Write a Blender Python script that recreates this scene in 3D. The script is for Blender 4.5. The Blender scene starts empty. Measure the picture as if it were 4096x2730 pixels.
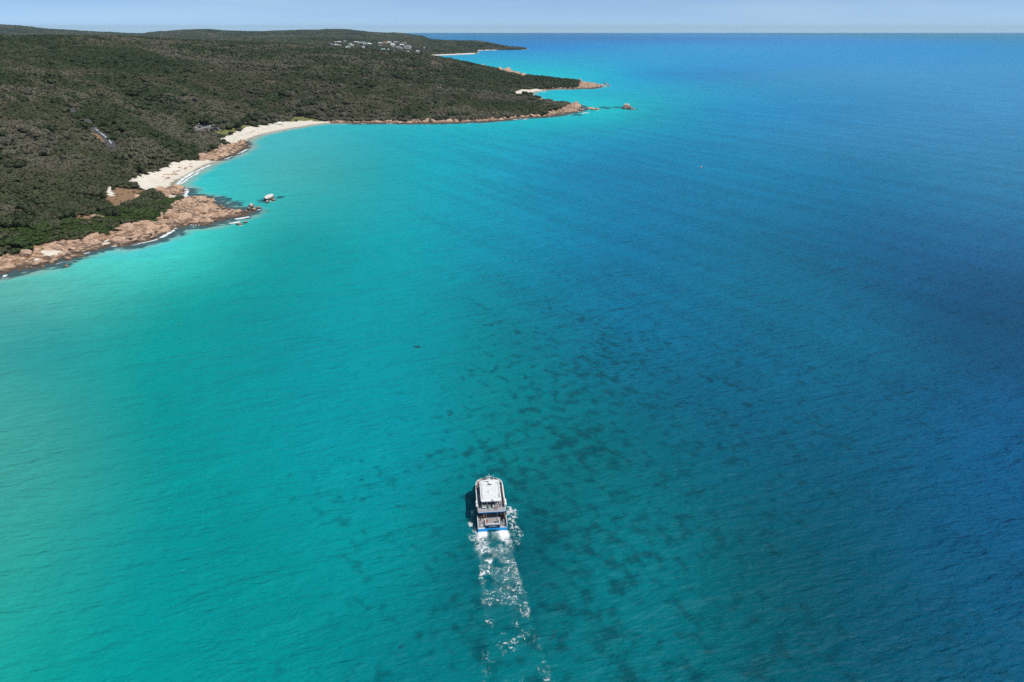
import bpy, bmesh, math, random
import numpy as np
from mathutils import Vector, Matrix

# ------------------------------------------------------------------ camera, sky, sun, exposure
sc = bpy.context.scene
R = math.radians
CAM_H, PITCH, FPX = 120.0, 24.64, 2731.0          # metres, degrees, focal length in photo pixels
cam_d = bpy.data.cameras.new('camera'); cam = bpy.data.objects.new('camera', cam_d)
sc.collection.objects.link(cam); sc.camera = cam
cam.location = (0, 0, CAM_H); cam.rotation_euler = (R(90 - PITCH), 0, 0)
cam_d.sensor_width = 36; cam_d.lens = 24.0; cam_d.clip_start = 1; cam_d.clip_end = 60000

SUN_AZ, SUN_EL = 108.0, 57.0                       # clockwise from the view direction (+Y), elevation
w = bpy.data.worlds.new('World'); sc.world = w; w.use_nodes = True
nt = w.node_tree; nt.nodes.clear()
sky = nt.nodes.new('ShaderNodeTexSky'); sky.sky_type = 'NISHITA'; sky.sun_disc = False
sky.sun_elevation = R(SUN_EL); sky.sun_rotation = R(SUN_AZ); sky.altitude = 200
sky.air_density = 0.38; sky.dust_density = 0.0; sky.ozone_density = 5.0
bg = nt.nodes.new('ShaderNodeBackground'); bg.inputs[1].default_value = 0.118
out = nt.nodes.new('ShaderNodeOutputWorld')
# faint high cirrus all round the sky
tcw = nt.nodes.new('ShaderNodeTexCoord'); mpw = nt.nodes.new('ShaderNodeMapping'); mpw.inputs['Scale'].default_value = (2.2, 2.2, 26.0)
nzw = nt.nodes.new('ShaderNodeTexNoise'); nzw.inputs['Scale'].default_value = 1.0; nzw.inputs['Detail'].default_value = 5.0; nzw.inputs['Roughness'].default_value = 0.55
mrw = nt.nodes.new('ShaderNodeMapRange'); mrw.inputs[1].default_value = 0.45; mrw.inputs[2].default_value = 0.75; mrw.inputs[3].default_value = 0.14; mrw.inputs[4].default_value = 0.42
mxw = nt.nodes.new('ShaderNodeMix'); mxw.data_type = 'RGBA'; mxw.inputs[7].default_value = (5.2, 6.9, 7.4, 1)
nt.links.new(tcw.outputs['Generated'], mpw.inputs[0]); nt.links.new(mpw.outputs[0], nzw.inputs['Vector']); nt.links.new(nzw.outputs[0], mrw.inputs[0])
vaw = nt.nodes.new('ShaderNodeVectorMath'); vaw.operation = 'ADD'; vaw.inputs[1].default_value = (0, 0, 0.02)   # the sea horizon lies below the level from up here
nt.links.new(tcw.outputs['Generated'], vaw.inputs[0]); nt.links.new(vaw.outputs[0], sky.inputs[0])
nt.links.new(mrw.outputs[0], mxw.inputs[0]); nt.links.new(sky.outputs[0], mxw.inputs[6])
nt.links.new(mxw.outputs[2], bg.inputs[0]); nt.links.new(bg.outputs[0], out.inputs[0])
sun_d = bpy.data.lights.new('sun', 'SUN'); sun = bpy.data.objects.new('sun', sun_d); sc.collection.objects.link(sun)
sun_d.energy = 3.8; sun_d.angle = R(0.53); sun_d.color = (1.0, 0.965, 0.91)
sd = Vector((math.sin(R(SUN_AZ)) * math.cos(R(SUN_EL)), math.cos(R(SUN_AZ)) * math.cos(R(SUN_EL)), math.sin(R(SUN_EL))))
sun.rotation_euler = sd.to_track_quat('Z', 'Y').to_euler(); sun.location = (300, -100, 600)
vs = sc.view_settings; vs.view_transform = 'Standard'; vs.look = 'None'; vs.exposure = 0.0; vs.gamma = 1.0
vs.use_curve_mapping = False
sc.cycles.use_denoising = False
sc.cycles.max_bounces = 5; sc.cycles.diffuse_bounces = 2; sc.cycles.glossy_bounces = 2
sc.cycles.transparent_max_bounces = 8; sc.cycles.volume_bounces = 0
HAZE = 2.8e-5

rnd = random.Random(11); rng = np.random.default_rng(5)

# ------------------------------------------------------------------ survey: photo pixel + height -> metres
cp, sp = math.cos(R(PITCH)), math.sin(R(PITCH))
def G(u, v, z=0.0):
    dx = (u - 2048.0) / FPX; dy = (1365.0 - v) / FPX
    d = np.array([dx, cp + dy * sp, -sp + dy * cp])
    t = (z - CAM_H) / d[2]
    return (d[0] * t, d[1] * t)

# ------------------------------------------------------------------ numeric noise
def _hash(ix, iy, seed):
    n = (ix.astype(np.int64) * 374761393 + iy.astype(np.int64) * 668265263 + seed * 974634777) & 0xFFFFFFFF
    n = ((n ^ (n >> 13)) * 1274126177) & 0xFFFFFFFF
    return ((n ^ (n >> 16)) & 0xFFFF) / 65535.0
def vnoise(x, y, seed=0):
    x = np.asarray(x, float); y = np.asarray(y, float)
    ix = np.floor(x); iy = np.floor(y); fx = x - ix; fy = y - iy
    fx = fx * fx * fx * (fx * (fx * 6 - 15) + 10); fy = fy * fy * fy * (fy * (fy * 6 - 15) + 10)
    a = _hash(ix, iy, seed); b = _hash(ix + 1, iy, seed); c = _hash(ix, iy + 1, seed); d = _hash(ix + 1, iy + 1, seed)
    return (a + (b - a) * fx) * (1 - fy) + (c + (d - c) * fx) * fy
def fbm(x, y, octv=4, seed=0, gain=0.5):
    s = 0; a = 1; t = 0
    for o in range(octv):
        s = s + a * vnoise(x * 2 ** o + 17.3 * o, y * 2 ** o - 9.1 * o, seed + o); t += a; a *= gain
    return s / t
def sstep(a, b, x):
    t = np.clip((np.asarray(x, float) - a) / (b - a), 0, 1); return t * t * (3 - 2 * t)

# ------------------------------------------------------------------ objects
C = sc.collection
def tag(o, label=None, cat=None, group=None, kind=None):
    if label: o['label'] = label
    if cat: o['category'] = cat
    if group: o['group'] = group
    if kind: o['kind'] = kind
    return o
def link(o, parent=None):
    C.objects.link(o)
    if parent is not None: o.parent = parent
    return o
def empty(name, loc, rz=0.0):
    o = bpy.data.objects.new(name, None); o.location = loc; o.rotation_euler = (0, 0, rz); o.empty_display_size = 0.5
    return link(o)
def mesh_obj(name, verts, faces, m, parent=None, smooth=False):
    me = bpy.data.meshes.new(name); me.from_pydata([tuple(map(float, v)) for v in verts], [], faces)
    ms = m if isinstance(m, (list, tuple)) else [m]
    for q in ms: me.materials.append(q)
    if smooth: me.polygons.foreach_set('use_smooth', [True] * len(me.polygons))
    me.update()
    return link(bpy.data.objects.new(name, me), parent)
def np_mesh(name, V, F, m):
    me = bpy.data.meshes.new(name); F = np.asarray(F, np.int32)
    k = F.shape[1]
    me.vertices.add(len(V)); me.vertices.foreach_set('co', np.asarray(V, np.float32).ravel())
    me.loops.add(F.size); me.loops.foreach_set('vertex_index', F.ravel())
    me.polygons.add(len(F)); me.polygons.foreach_set('loop_start', np.arange(0, F.size, k, dtype=np.int32))
    if m: me.materials.append(m)
    me.update(calc_edges=True)
    return me
def fattr(me, name, vals, typ='FLOAT'):
    a = me.attributes.new(name, typ, 'POINT')
    a.data.foreach_set({'FLOAT': 'value', 'INT': 'value', 'FLOAT_VECTOR': 'vector', 'FLOAT_COLOR': 'color'}[typ], np.asarray(vals).ravel())

class MB:
    """collects simple shapes for one part"""
    def __init__(s): s.v = []; s.f = []
    def add(s, v, f):
        n = len(s.v); s.v += [tuple(p) for p in v]; s.f += [tuple(i + n for i in q) for q in f]; return s
    def box(s, x0, x1, y0, y1, z0, z1):
        v = [(x, y, z) for z in (z0, z1) for y in (y0, y1) for x in (x0, x1)]
        return s.add(v, [(0, 2, 3, 1), (4, 5, 7, 6), (0, 1, 5, 4), (2, 6, 7, 3), (0, 4, 6, 2), (1, 3, 7, 5)])
    def prism(s, poly, z0, z1):
        n = len(poly); v = [(x, y, z0) for x, y in poly] + [(x, y, z1) for x, y in poly]
        f = [tuple(range(n - 1, -1, -1)), tuple(range(n, 2 * n))] + [(i, (i + 1) % n, n + (i + 1) % n, n + i) for i in range(n)]
        return s.add(v, f)
    def tube(s, p, q, r, n=6, r2=None):
        p = Vector(p); q = Vector(q); d = (q - p).normalized()
        a = d.orthogonal().normalized(); b = d.cross(a); r2 = r if r2 is None else r2
        v = [p + (a * math.cos(2 * math.pi * i / n) + b * math.sin(2 * math.pi * i / n)) * r for i in range(n)]
        v += [q + (a * math.cos(2 * math.pi * i / n) + b * math.sin(2 * math.pi * i / n)) * r2 for i in range(n)]
        f = [(i, (i + 1) % n, n + (i + 1) % n, n + i) for i in range(n)] + [tuple(range(n - 1, -1, -1)), tuple(range(n, 2 * n))]
        return s.add(v, f)
    def path(s, pts, r, n=6):
        for a, b in zip(pts[:-1], pts[1:]): s.tube(a, b, r, n)
        return s
    def rings(s, rings, close=True, caps=True):
        n = len(rings[0]); base = len(s.v)
        for r in rings: s.v += [tuple(p) for p in r]
        for k in range(len(rings) - 1):
            for i in range(n if close else n - 1):
                j = (i + 1) % n; a = base + k * n
                s.f.append((a + i, a + j, a + n + j, a + n + i))
        if caps:
            s.f.append(tuple(base + i for i in range(n - 1, -1, -1))); s.f.append(tuple(base + (len(rings) - 1) * n + i for i in range(n)))
        return s
    def dome(s, c, rx, ry, rz, n=10, m=5, low=0.0):
        rings = []
        for k in range(m + 1):
            t = low + (math.pi / 2 - low) * min(k / m, 0.985)
            rings.append([(c[0] + rx * math.cos(t) * math.cos(2 * math.pi * i / n), c[1] + ry * math.cos(t) * math.sin(2 * math.pi * i / n), c[2] + rz * math.sin(t)) for i in range(n)])
        return s.rings(rings)
    def build(s, name, m, parent=None, smooth=False): return mesh_obj(name, s.v, s.f, m, parent, smooth)

def copy_tree(o, parent=None):
    c = o.copy(); C.objects.link(c); c.parent = parent
    for ch in o.children: copy_tree(ch, c)
    return c

# ------------------------------------------------------------------ materials
def lin(r, g, b):
    f = lambda c: (c / 255 / 12.92) if c / 255 <= 0.04045 else ((c / 255 + 0.055) / 1.055) ** 2.4
    return (f(r), f(g), f(b))
class NT:
    def __init__(s, name):
        s.m = bpy.data.materials.new(name); s.m.use_nodes = True; s.t = s.m.node_tree; s.t.nodes.clear()
        s.o = s.n('ShaderNodeOutputMaterial')
    def n(s, typ, **kw):
        nd = s.t.nodes.new(typ)
        for k, v in kw.items(): setattr(nd, k, v)
        return nd
    def l(s, a, b): s.t.links.new(a, b)
    def setin(s, sock, v):
        if hasattr(v, 'is_output'): s.l(v, sock)
        else: sock.default_value = v
    def pos(s): return s.n('ShaderNodeNewGeometry').outputs['Position']
    def attr(s, name, typ='GEOMETRY'):
        a = s.n('ShaderNodeAttribute', attribute_name=name, attribute_type=typ); return a
    def math(s, op, a, b=0.0, c=None, clamp=False):
        m = s.n('ShaderNodeMath', operation=op, use_clamp=clamp); s.setin(m.inputs[0], a); s.setin(m.inputs[1], b)
        if c is not None: s.setin(m.inputs[2], c)
        return m.outputs[0]
    def mapping(s, vec, scale=(1, 1, 1), rot=(0, 0, 0)):
        m = s.n('ShaderNodeMapping', vector_type='TEXTURE'); s.l(vec, m.inputs['Vector']); m.inputs['Scale'].default_value = tuple(1 / max(c, 1e-6) for c in scale); m.inputs['Rotation'].default_value = rot   # frequencies along / across the turned axis
        return m.outputs[0]
    def noise(s, vec, scale, detail=3.0, rough=0.5, dist=0.0):
        nd = s.n('ShaderNodeTexNoise'); s.l(vec, nd.inputs['Vector']); nd.inputs['Scale'].default_value = scale
        nd.inputs['Detail'].default_value = detail; nd.inputs['Roughness'].default_value = rough; nd.inputs['Distortion'].default_value = dist
        return nd.outputs[0]
    def ramp(s, f, stops, interp='LINEAR'):
        r = s.n('ShaderNodeValToRGB'); e = r.color_ramp; e.interpolation = interp
        while len(e.elements) < len(stops): e.elements.new(0.5)
        for el, (p, c) in zip(e.elements, stops):
            el.position = p; el.color = (c, c, c, 1) if isinstance(c, (int, float)) else (*c, 1)
        s.l(f, r.inputs[0]); return r.outputs[0]
    def range(s, f, a, b, c=0.0, d=1.0):
        m = s.n('ShaderNodeMapRange', interpolation_type='SMOOTHSTEP'); s.setin(m.inputs[0], f)
        for i, v in enumerate((a, b, c, d)): m.inputs[i + 1].default_value = v
        return m.outputs[0]
    def mix(s, f, a, b, mode='MIX'):
        m = s.n('ShaderNodeMix', data_type='RGBA', blend_type=mode)
        s.setin(m.inputs[0], f)
        for k, v in ((6, a), (7, b)):
            if hasattr(v, 'is_output'): s.l(v, m.inputs[k])
            else: m.inputs[k].default_value = (*v, 1)
        return m.outputs[2]
    def bsdf(s, col, rough=0.6, spec=0.5, normal=None, metal=0.0, ior=1.45):
        b = s.n('ShaderNodeBsdfPrincipled')
        if hasattr(col, 'is_output'): s.l(col, b.inputs['Base Color'])
        else: b.inputs['Base Color'].default_value = (*col, 1)
        s.setin(b.inputs['Roughness'], rough); b.inputs['Specular IOR Level'].default_value = spec
        b.inputs['Metallic'].default_value = metal; b.inputs['IOR'].default_value = ior
        if normal is not None: s.l(normal, b.inputs['Normal'])
        s.l(b.outputs[0], s.o.inputs[0]); return b
    def bump(s, h, strength, dist, normal=None):
        b = s.n('ShaderNodeBump'); s.setin(b.inputs['Strength'], strength); b.inputs['Distance'].default_value = dist; s.l(h, b.inputs['Height'])
        if normal is not None: s.l(normal, b.inputs['Normal'])
        return b.outputs[0]
def plain(name, col, rough=0.5, var=0.12, scale=1.5, spec=0.4, metal=0.0):
    """painted / moulded surface with weathering noise"""
    t = NT(name); tc = t.n('ShaderNodeTexCoord').outputs['Object']
    nz = t.noise(tc, scale, 4, 0.6)
    f = t.range(nz, 0.3, 0.7, 1 - var, 1 + var * 0.4)
    c = t.mix(1.0, col, t.n('ShaderNodeCombineColor').outputs[0], 'MULTIPLY')
    cc = c.node.inputs[7].links[0].from_node
    for i in range(3): t.l(f, cc.inputs[i])
    t.bsdf(c, t.range(nz, 0.2, 0.8, max(0.05, rough - 0.1), min(1, rough + 0.1)), spec, metal=metal); return t.m
# ------------------------------------------------------------------ coast, heights and land cover (world metres)
COAST_PX = [(0,1100),(49,1080),(122,1075),(220,1051),(293,1024),(367,1002),(440,985),(513,983),(586,966),(635,952),(684,924),(757,899),
 (831,899),(880,882),(929,872),(972,862),(997,850),(977,843),(929,843),(889,833),(858,813),(838,797),(782,789),(733,792),(723,779),(743,763),
 (718,753),(694,743),(704,728),(748,704),(801,676),(845,656),(888,640),(935,619),(972,600),(988,582),(982,567),(1010,551),(1052,539),(1085,531),(1127,522),
 (1191,510),(1238,502),(1297,495),(1340,494),(1425,494),(1552,494),(1637,495),(1765,494),(1850,491),(1935,488),(2000,483),(2051,478),(2102,473),
 (2153,470),(2204,466),(2242,460),(2280,452),(2312,447),(2326,438),(2322,428),(2300,420),(2262,416),(2225,410),(2178,402),(2140,394),(2120,384),
 (2127,375),(2150,366),(2189,361),(2229,358),(2280,358),(2331,356),(2370,356),(2398,350),(2405,344),(2382,339),(2350,331),(2300,324),(2230,318),
 (2160,314),(2107,309),(2096,302),(2084,294),(2040,284),(1990,279),(1940,268),(1880,258),(1830,247),(1760,236),(1700,229),(1655,226),(1690,224.5),
 (1714,224),(1816,220.5),(1898,217),(1910,211),(1913,203.5),(1949,202.5),(2020,201),(2080,200.5),(2112,197)]
coast = [(-9000, -200), (-2500, 30), (-1200, 90), (-650, 175), (-450, 245), (-350, 292)] + [G(u, v) for u, v in COAST_PX]
coast += [(60, 4900), (-150, 5100), (-420, 5250), (-560, 5700), (-650, 6400), (-720, 7200), (-1100, 8000), (-3000, 8600), (-9000, 9000)]
coast = np.array(coast)

def in_poly(x, y, poly):
    poly = np.asarray(poly); c = np.zeros(np.shape(x), bool); n = len(poly)
    for i in range(n):
        x0, y0 = poly[i]; x1, y1 = poly[i - 1]
        if y0 == y1: continue
        k = ((y0 > y) != (y1 > y)) & (x < (x1 - x0) * (y - y0) / (y1 - y0) + x0)
        c ^= k
    return c
def line_dist(x, y, pts, closed=False):
    pts = np.asarray(pts, float); best = np.full(np.shape(x), 1e18)
    for i in range(len(pts) - (0 if closed else 1)):
        a = pts[i]; b = pts[(i + 1) % len(pts)]; e = b - a; L = (e * e).sum() + 1e-9
        t = np.clip(((x - a[0]) * e[0] + (y - a[1]) * e[1]) / L, 0, 1)
        best = np.minimum(best, (x - a[0] - t * e[0]) ** 2 + (y - a[1] - t * e[1]) ** 2)
    return np.sqrt(best)
def coast_dist(x, y):                                 # + inland, - at sea, with a ragged edge
    amp = np.clip(np.hypot(x, y) / 400.0, 0.6, 6.0)
    k = 1 / (6.0 * amp)
    xx = x + amp * 2.0 * (fbm(x * k, y * k, 3, 3) - 0.5); yy = y + amp * 2.0 * (fbm(x * k, y * k, 3, 8) - 0.5)
    d = line_dist(xx, yy, coast, True); ins = in_poly(xx, yy, coast)
    return np.where(ins, d, -d)

CTRL_PX = [(0,900,12),(0,700,30),(0,500,50),(0,350,68),(0,250,82),(0,200,90),(0,164,97),(250,800,12),(250,600,30),(250,400,58),(250,250,80),(250,166,96),
 (500,650,18),(500,500,36),(500,350,58),(500,250,75),(500,200,86),(500,168,95),(750,540,8),(750,460,24),(750,350,48),(750,260,68),(750,200,82),(750,172,90),
 (1000,460,8),(1000,380,28),(1000,300,48),(1000,240,64),(1000,200,77),(1000,177,85),(1220,460,8),(1220,380,26),(1220,300,46),(1220,240,62),(1220,194,77),
 (1450,455,10),(1450,400,22),(1450,330,38),(1450,270,52),(1450,230,62),(1450,206,70),(1620,440,9),(1620,360,24),(1620,280,44),(1620,223,62),
 (1750,450,7),(1750,380,18),(1750,300,36),(1750,243,51),(1860,430,7),(1860,340,22),(1880,268,36),(2000,440,6),(2000,360,12),(1980,300,24),
 (2080,420,6),(2080,330,14),(2060,312,17),(2200,440,6),(2250,438,6),(2200,335,8),(2300,335,8),(2290,434,5),(600,860,6),(700,830,5),(780,820,5),(850,850,3),(400,940,6),(200,985,6),(100,1010,6),
 (560,780,6),(450,800,9),(940,590,4),(900,600,5),
 (1300,186,45),(1500,186,44),(1650,200,26),(1500,172,55),(1300,173,56),(1714,162,50),(1918,168,42),(2020,187,12),(1850,195,18),(1150,182,52),(1000,170,58),(1600,211,14)]
ctrl = [(*G(u, v, z), z) for u, v, z in CTRL_PX]
ctrl += [(-1900, 2200, 55), (-1100, 2300, 40), (-500, 2300, 38), (-250, 2500, 14), (-1800, 3000, 38), (-2600, 2600, 60), (-2600, 1500, 105), (-1500, 1300, 100), (-900, 700, 55), (-500, 450, 24), (-700, 350, 20), (-3500, 3500, 75), (-6000, 2500, 110)]
for u, v in [(-700,92),(-300,92),(0,101),(120,116),(280,135),(370,142),(467,147),(550,141),(608,135),(700,126),(795,121),(900,125),(1000,131),(1100,129),(1204,124),(1316,119),(1390,123),(1459,131),(1612,139),(1690,152)]:
    Y = 6600.0; dx = (u - 2048) / FPX; dy = (1365 - v) / FPX
    k = Y / (cp + dy * sp); z = CAM_H + k * (-sp + dy * cp)
    ctrl += [(dx * k, Y, z), (dx * k * 0.86, Y - 1200, z * 0.5 + 4), (dx * k, Y + 900, z * 0.7)]
for i in range(6, len(coast) - 6, 3): ctrl.append((coast[i][0], coast[i][1], 1.0))
ctrl = np.array(ctrl, float)
def _mq(r2): return np.sqrt(r2 + 45.0 ** 2)
_A = _mq(((ctrl[:, None, :2] - ctrl[None, :, :2]) ** 2).sum(-1)); _A += np.eye(len(ctrl)) * -8.0
_W = np.linalg.solve(_A, ctrl[:, 2] - 20.0)
def rbf(x, y):
    sh = np.shape(x); x = np.ravel(x); y = np.ravel(y); o = np.empty(len(x))
    for a in range(0, len(x), 40000):
        b = slice(a, a + 40000)
        o[b] = _mq((x[b, None] - ctrl[None, :, 0]) ** 2 + (y[b, None] - ctrl[None, :, 1]) ** 2) @ _W
    return o.reshape(sh) + 20.0
def height(x, y, d=None):
    x = np.asarray(x, float); y = np.asarray(y, float)
    if d is None: d = coast_dist(x, y)
    far = np.hypot(x, y)
    hb = np.minimum(np.maximum(d, 0) * 0.07, 2.2)
    hi = np.clip(rbf(x, y), 2.0, 160) + (fbm(x / 170, y / 170, 3, 21) - 0.5) * np.clip(far / 75, 5, 17) * sstep(40, 200, d)
    z = hb + (np.maximum(hi - hb, 0)) * sstep(9, np.clip(far * 0.07, 34, 160), d)
    return np.where(d < 0, np.maximum(d * 0.12, -5.0), z)
def hit(u, v):                                        # where the view ray of a surveyed pixel meets the land
    dx = (u - 2048) / FPX; dy = (1365 - v) / FPX
    dv = np.array([dx, cp + dy * sp, -sp + dy * cp]); T = min(-CAM_H / dv[2] if dv[2] < -1e-4 else 9000.0, 9000.0)
    lo, hi2 = T * 0.03, T
    for n in (240, 60):
        ts = np.linspace(lo, hi2, n); Q = dv[None, :] * ts[:, None]; gap = CAM_H + Q[:, 2] - np.maximum(height(Q[:, 0], Q[:, 1]), 0)
        k = int(np.argmax(gap <= 1e-6)); k = k if k > 0 else n - 1
        lo, hi2 = ts[k - 1], ts[k]
    q = dv * hi2
    return float(q[0]), float(q[1]), float(max(CAM_H + q[2], 0))

def P(pts, z=3.0): return [hit(u, v)[:2] for u, v in pts]
ROCK = [P([(-120,1070),(0,1031),(98,1002),(205,973),(352,939),(430,925),(510,900),(580,893),(630,890),(655,865),(690,835),(715,808),(735,795),(800,770),(880,785),(1030,830),(1020,865),(900,895),(700,945),(600,985),(300,1050),(100,1105),(-120,1160)]),
 P([(610,765),(640,755),(690,742),(760,752),(740,790),(690,800),(650,795),(615,785)]),
 P([(775,641),(830,615),(905,578),(940,577),(975,563),(1000,570),(985,602),(940,625),(888,646),(830,642)]),
 P([(2160,458),(2235,438),(2290,415),(2345,420),(2345,447),(2240,467)]),
 P([(2308,325),(2350,322),(2430,345),(2385,362),(2310,354)]),
 P([(1975,283),(2020,277),(2100,292),(2110,315),(2060,300)])]
SAND = [P([(500,730),(560,705),(625,684),(660,672),(685,658),(729,641),(775,641),(860,636),(900,640),(720,740),(694,752),(600,765),(555,748)],1.5),
 P([(868,568),(875,558),(925,537),(985,510),(1010,505),(1060,500),(1100,491),(1150,487),(1200,484),(1240,483),(1310,488),(1335,500),(1100,540),(985,572),(940,577)],1.5),
 P([(2043,373),(2084,358),(2143,356),(2175,360),(2135,380),(2107,381),(2059,384)],1.5),
 P([(1650,223),(1720,219.5),(1816,216),(1900,212.5),(1915,218),(1816,224),(1714,228),(1655,228)],1.5),
 P([(1905,200.5),(1950,199.5),(1990,200),(1985,203.5),(1905,204)],1.5)]
SAND_IN = [P([(161,1024),(171,1002),(235,998),(290,1012),(240,1024)]), P([(406,976),(440,957),(452,973),(415,984)]), P([(472,953),(505,952),(496,974),(467,974)]),
 P([(130,1040),(160,1030),(170,1042),(140,1050)]), P([(668,784),(735,786),(705,803),(680,800)])]
DIRT = [P(q, 7) for q in [[(410,763),(489,753),(611,765),(577,792),(528,826),(459,831),(440,802)], [(39,855),(122,850),(127,880),(49,885)], [(293,865),(381,850),(406,870),(303,880)], [(250,845),(300,838),(300,850),(255,855)]]]
GREEN = P([(-60,1030),(-40,934),(0,930),(147,900),(274,875),(391,880),(440,836),(538,831),(625,797),(709,803),(694,831),(650,870),(630,890),(513,904),(440,934),(352,941),(205,973),(98,1002)], 6)
GRASS = [P([(854,526),(868,514),(892,517),(918,519),(940,513),(968,503),(1004,501),(999,512),(977,519),(954,530),(933,537),(911,540),(876,535)], 4), P([(1150,479),(1183,465),(1272,479),(1300,485),(1170,489)], 4)]
CARPARK = P([(768,499),(793,495),(840,500),(894,503),(897,512),(870,524),(840,526),(768,524)], 5)
PATHS = [P([(430,735),(440,748),(436,760),(448,785)], 9), P([(338,846),(352,841),(378,836),(386,826),(400,819)], 9)]
LOWVEG = P([(750,524),(800,524),(880,527),(925,540),(900,560),(820,556),(750,548)])
HEATH_PX = [[(1440,312),(1490,308),(1510,320),(1460,322)], [(1590,330),(1640,333),(1650,348),(1600,345)], [(1055,318),(1100,318),(1105,335),(1060,335)], [(1270,345),(1300,345),(1300,356),(1272,354)], [(800,283),(860,278),(890,288),(830,296)], [(340,292),(375,290),(380,298),(345,300)], [(1700,247),(1760,245),(1770,268),(1710,262)]]
HEATH = [[hit(u, v)[:2] for u, v in q] for q in HEATH_PX]
HEATHLOW = [[hit(u, v)[:2] for u, v in q] for q in [[(740,268),(880,255),(1000,258),(1110,290),(1150,375),(1020,405),(860,380),(730,330)], [(1170,330),(1260,320),(1350,350),(1330,395),(1220,390)], [(1390,300),(1500,295),(1660,325),(1690,360),(1560,362),(1430,330)], [(1660,238),(1760,240),(1790,275),(1700,270)], [(330,285),(470,280),(460,310),(350,310)], [(560,330),(700,320),(720,370),(600,380)]]]
ROAD_PX = [(270,430),(300,455),(322,467),(345,478),(352,492),(362,506),(384,520),(400,534),(422,552),(440,566),(452,580),(452,596)]
ROAD = [hit(u, v)[:2] for u, v in ROAD_PX]
_q = np.array(ROAD); ROAD = _q.copy()
for _ in range(2): ROAD[1:-1] = 0.25 * ROAD[:-2] + 0.5 * ROAD[1:-1] + 0.25 * ROAD[2:]

def anyp(x, y, polys, j=0.0, seed=0):
    if j: x = x + j * 2 * (fbm(x / (2.2 * j), y / (2.2 * j), 3, 40 + seed) - 0.5); y = y + j * 2 * (fbm(x / (2.2 * j), y / (2.2 * j), 3, 50 + seed) - 0.5)
    m = np.zeros(np.shape(x), bool)
    for p in polys: m |= in_poly(x, y, p)
    return m
def cover(x, y, d):
    """sand, rock, grass, dirt, heath, asphalt masks"""
    far = np.hypot(x, y); j = np.clip(far / 150, 2.5, 8).mean() if np.size(x) < 5 else 4.0
    sin_ = anyp(x, y, SAND_IN, 3.0, 2)
    rock = (anyp(x, y, ROCK, 4.5, 1)) & ~sin_
    sand = (anyp(x, y, SAND, 3.0, 0) | sin_) & ~rock
    strip = np.where(y > 900, np.where(y > 2500, 10.0, 13.0), 6.0) * (0.6 + 0.8 * fbm(x / 25, y / 25, 2, 61))
    rock |= (d < strip) & ~sand & (y < 6000)
    for p in PATHS: sand |= line_dist(x, y, p) < 1.6
    asph = anyp(x, y, [CARPARK], 2.0, 3)
    rd = line_dist(x, y, ROAD[6:]); asph_r = (rd < 4.0) | (line_dist(x, y, ROAD[1:3]) < 3.5) | (line_dist(x, y, ROAD) < 1.4)
    grass = anyp(x, y, GRASS, 3.0, 4) & ~sand & ~asph
    dirt = (anyp(x, y, DIRT, 5.0, 5) | ((rd < 7.5) & (fbm(x / 11, y / 11, 2, 71) > 0.52))) & ~rock & ~sand
    heath = anyp(x, y, HEATH, 14.0, 6)
    return sand, rock, grass, dirt, heath, asph | asph_r

# ------------------------------------------------------------------ terrain
def spaced(a, b, base, k):
    o = [a]
    while o[-1] < b: o.append(o[-1] + max(base, abs(o[-1]) * k))
    return o
ys = np.array(spaced(235, 8700, 1.7, 0.0048))
xs = np.array([-x for x in spaced(430, 8900, 2.6, 0.024)[::-1]] + list(np.arange(-427, 190, 2.4)) + spaced(190, 620, 2.8, 0.012))
XX, YY = np.meshgrid(xs, ys)
D = coast_dist(XX, YY)
keepv = (D > -14 - 0.02 * YY) & (XX > -1.05 * YY - 420)
q = keepv[:-1, :-1] & keepv[1:, :-1] & keepv[:-1, 1:] & keepv[1:, 1:]
ZZ = height(XX, YY, D)
cs, cr, cg, cd, ch_, ca = cover(XX, YY, D)
# dipping granite shelves: tilted steps, cracks and knobs, in metres
def rock_relief(x, y):
    ang = 0.5; a = x * math.cos(ang) + y * math.sin(ang); b = -x * math.sin(ang) + y * math.cos(ang)
    wv = fbm(x / 9, y / 9, 3, 91)
    t = b / 4.2 + wv * 2.6; saw = t - np.floor(t)
    t2 = a / 7.5 + fbm(x / 6, y / 6, 2, 95) * 2.0; saw2 = t2 - np.floor(t2)
    return 1.5 * saw + 0.9 * saw2 + 2.2 * (fbm(x / 11, y / 11, 4, 99) - 0.45) - 0.9
ZZ = np.where(cr & (D > -3) & (YY < 2600), ZZ + rock_relief(XX, YY) * sstep(-3, 5, D) * np.where(YY > 800, 1.7, 1.15), ZZ)
ZZ = np.where(ch_ & (YY < 2600), ZZ + 0.5 * fbm(XX / 6, YY / 6, 3, 77), ZZ)
idx = np.arange(XX.size).reshape(XX.shape)
F = np.stack([idx[:-1, :-1][q], idx[:-1, 1:][q], idx[1:, 1:][q], idx[1:, :-1][q]], 1)
used = np.unique(F); remap = np.full(XX.size, -1); remap[used] = np.arange(len(used)); F = remap[F]

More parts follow.
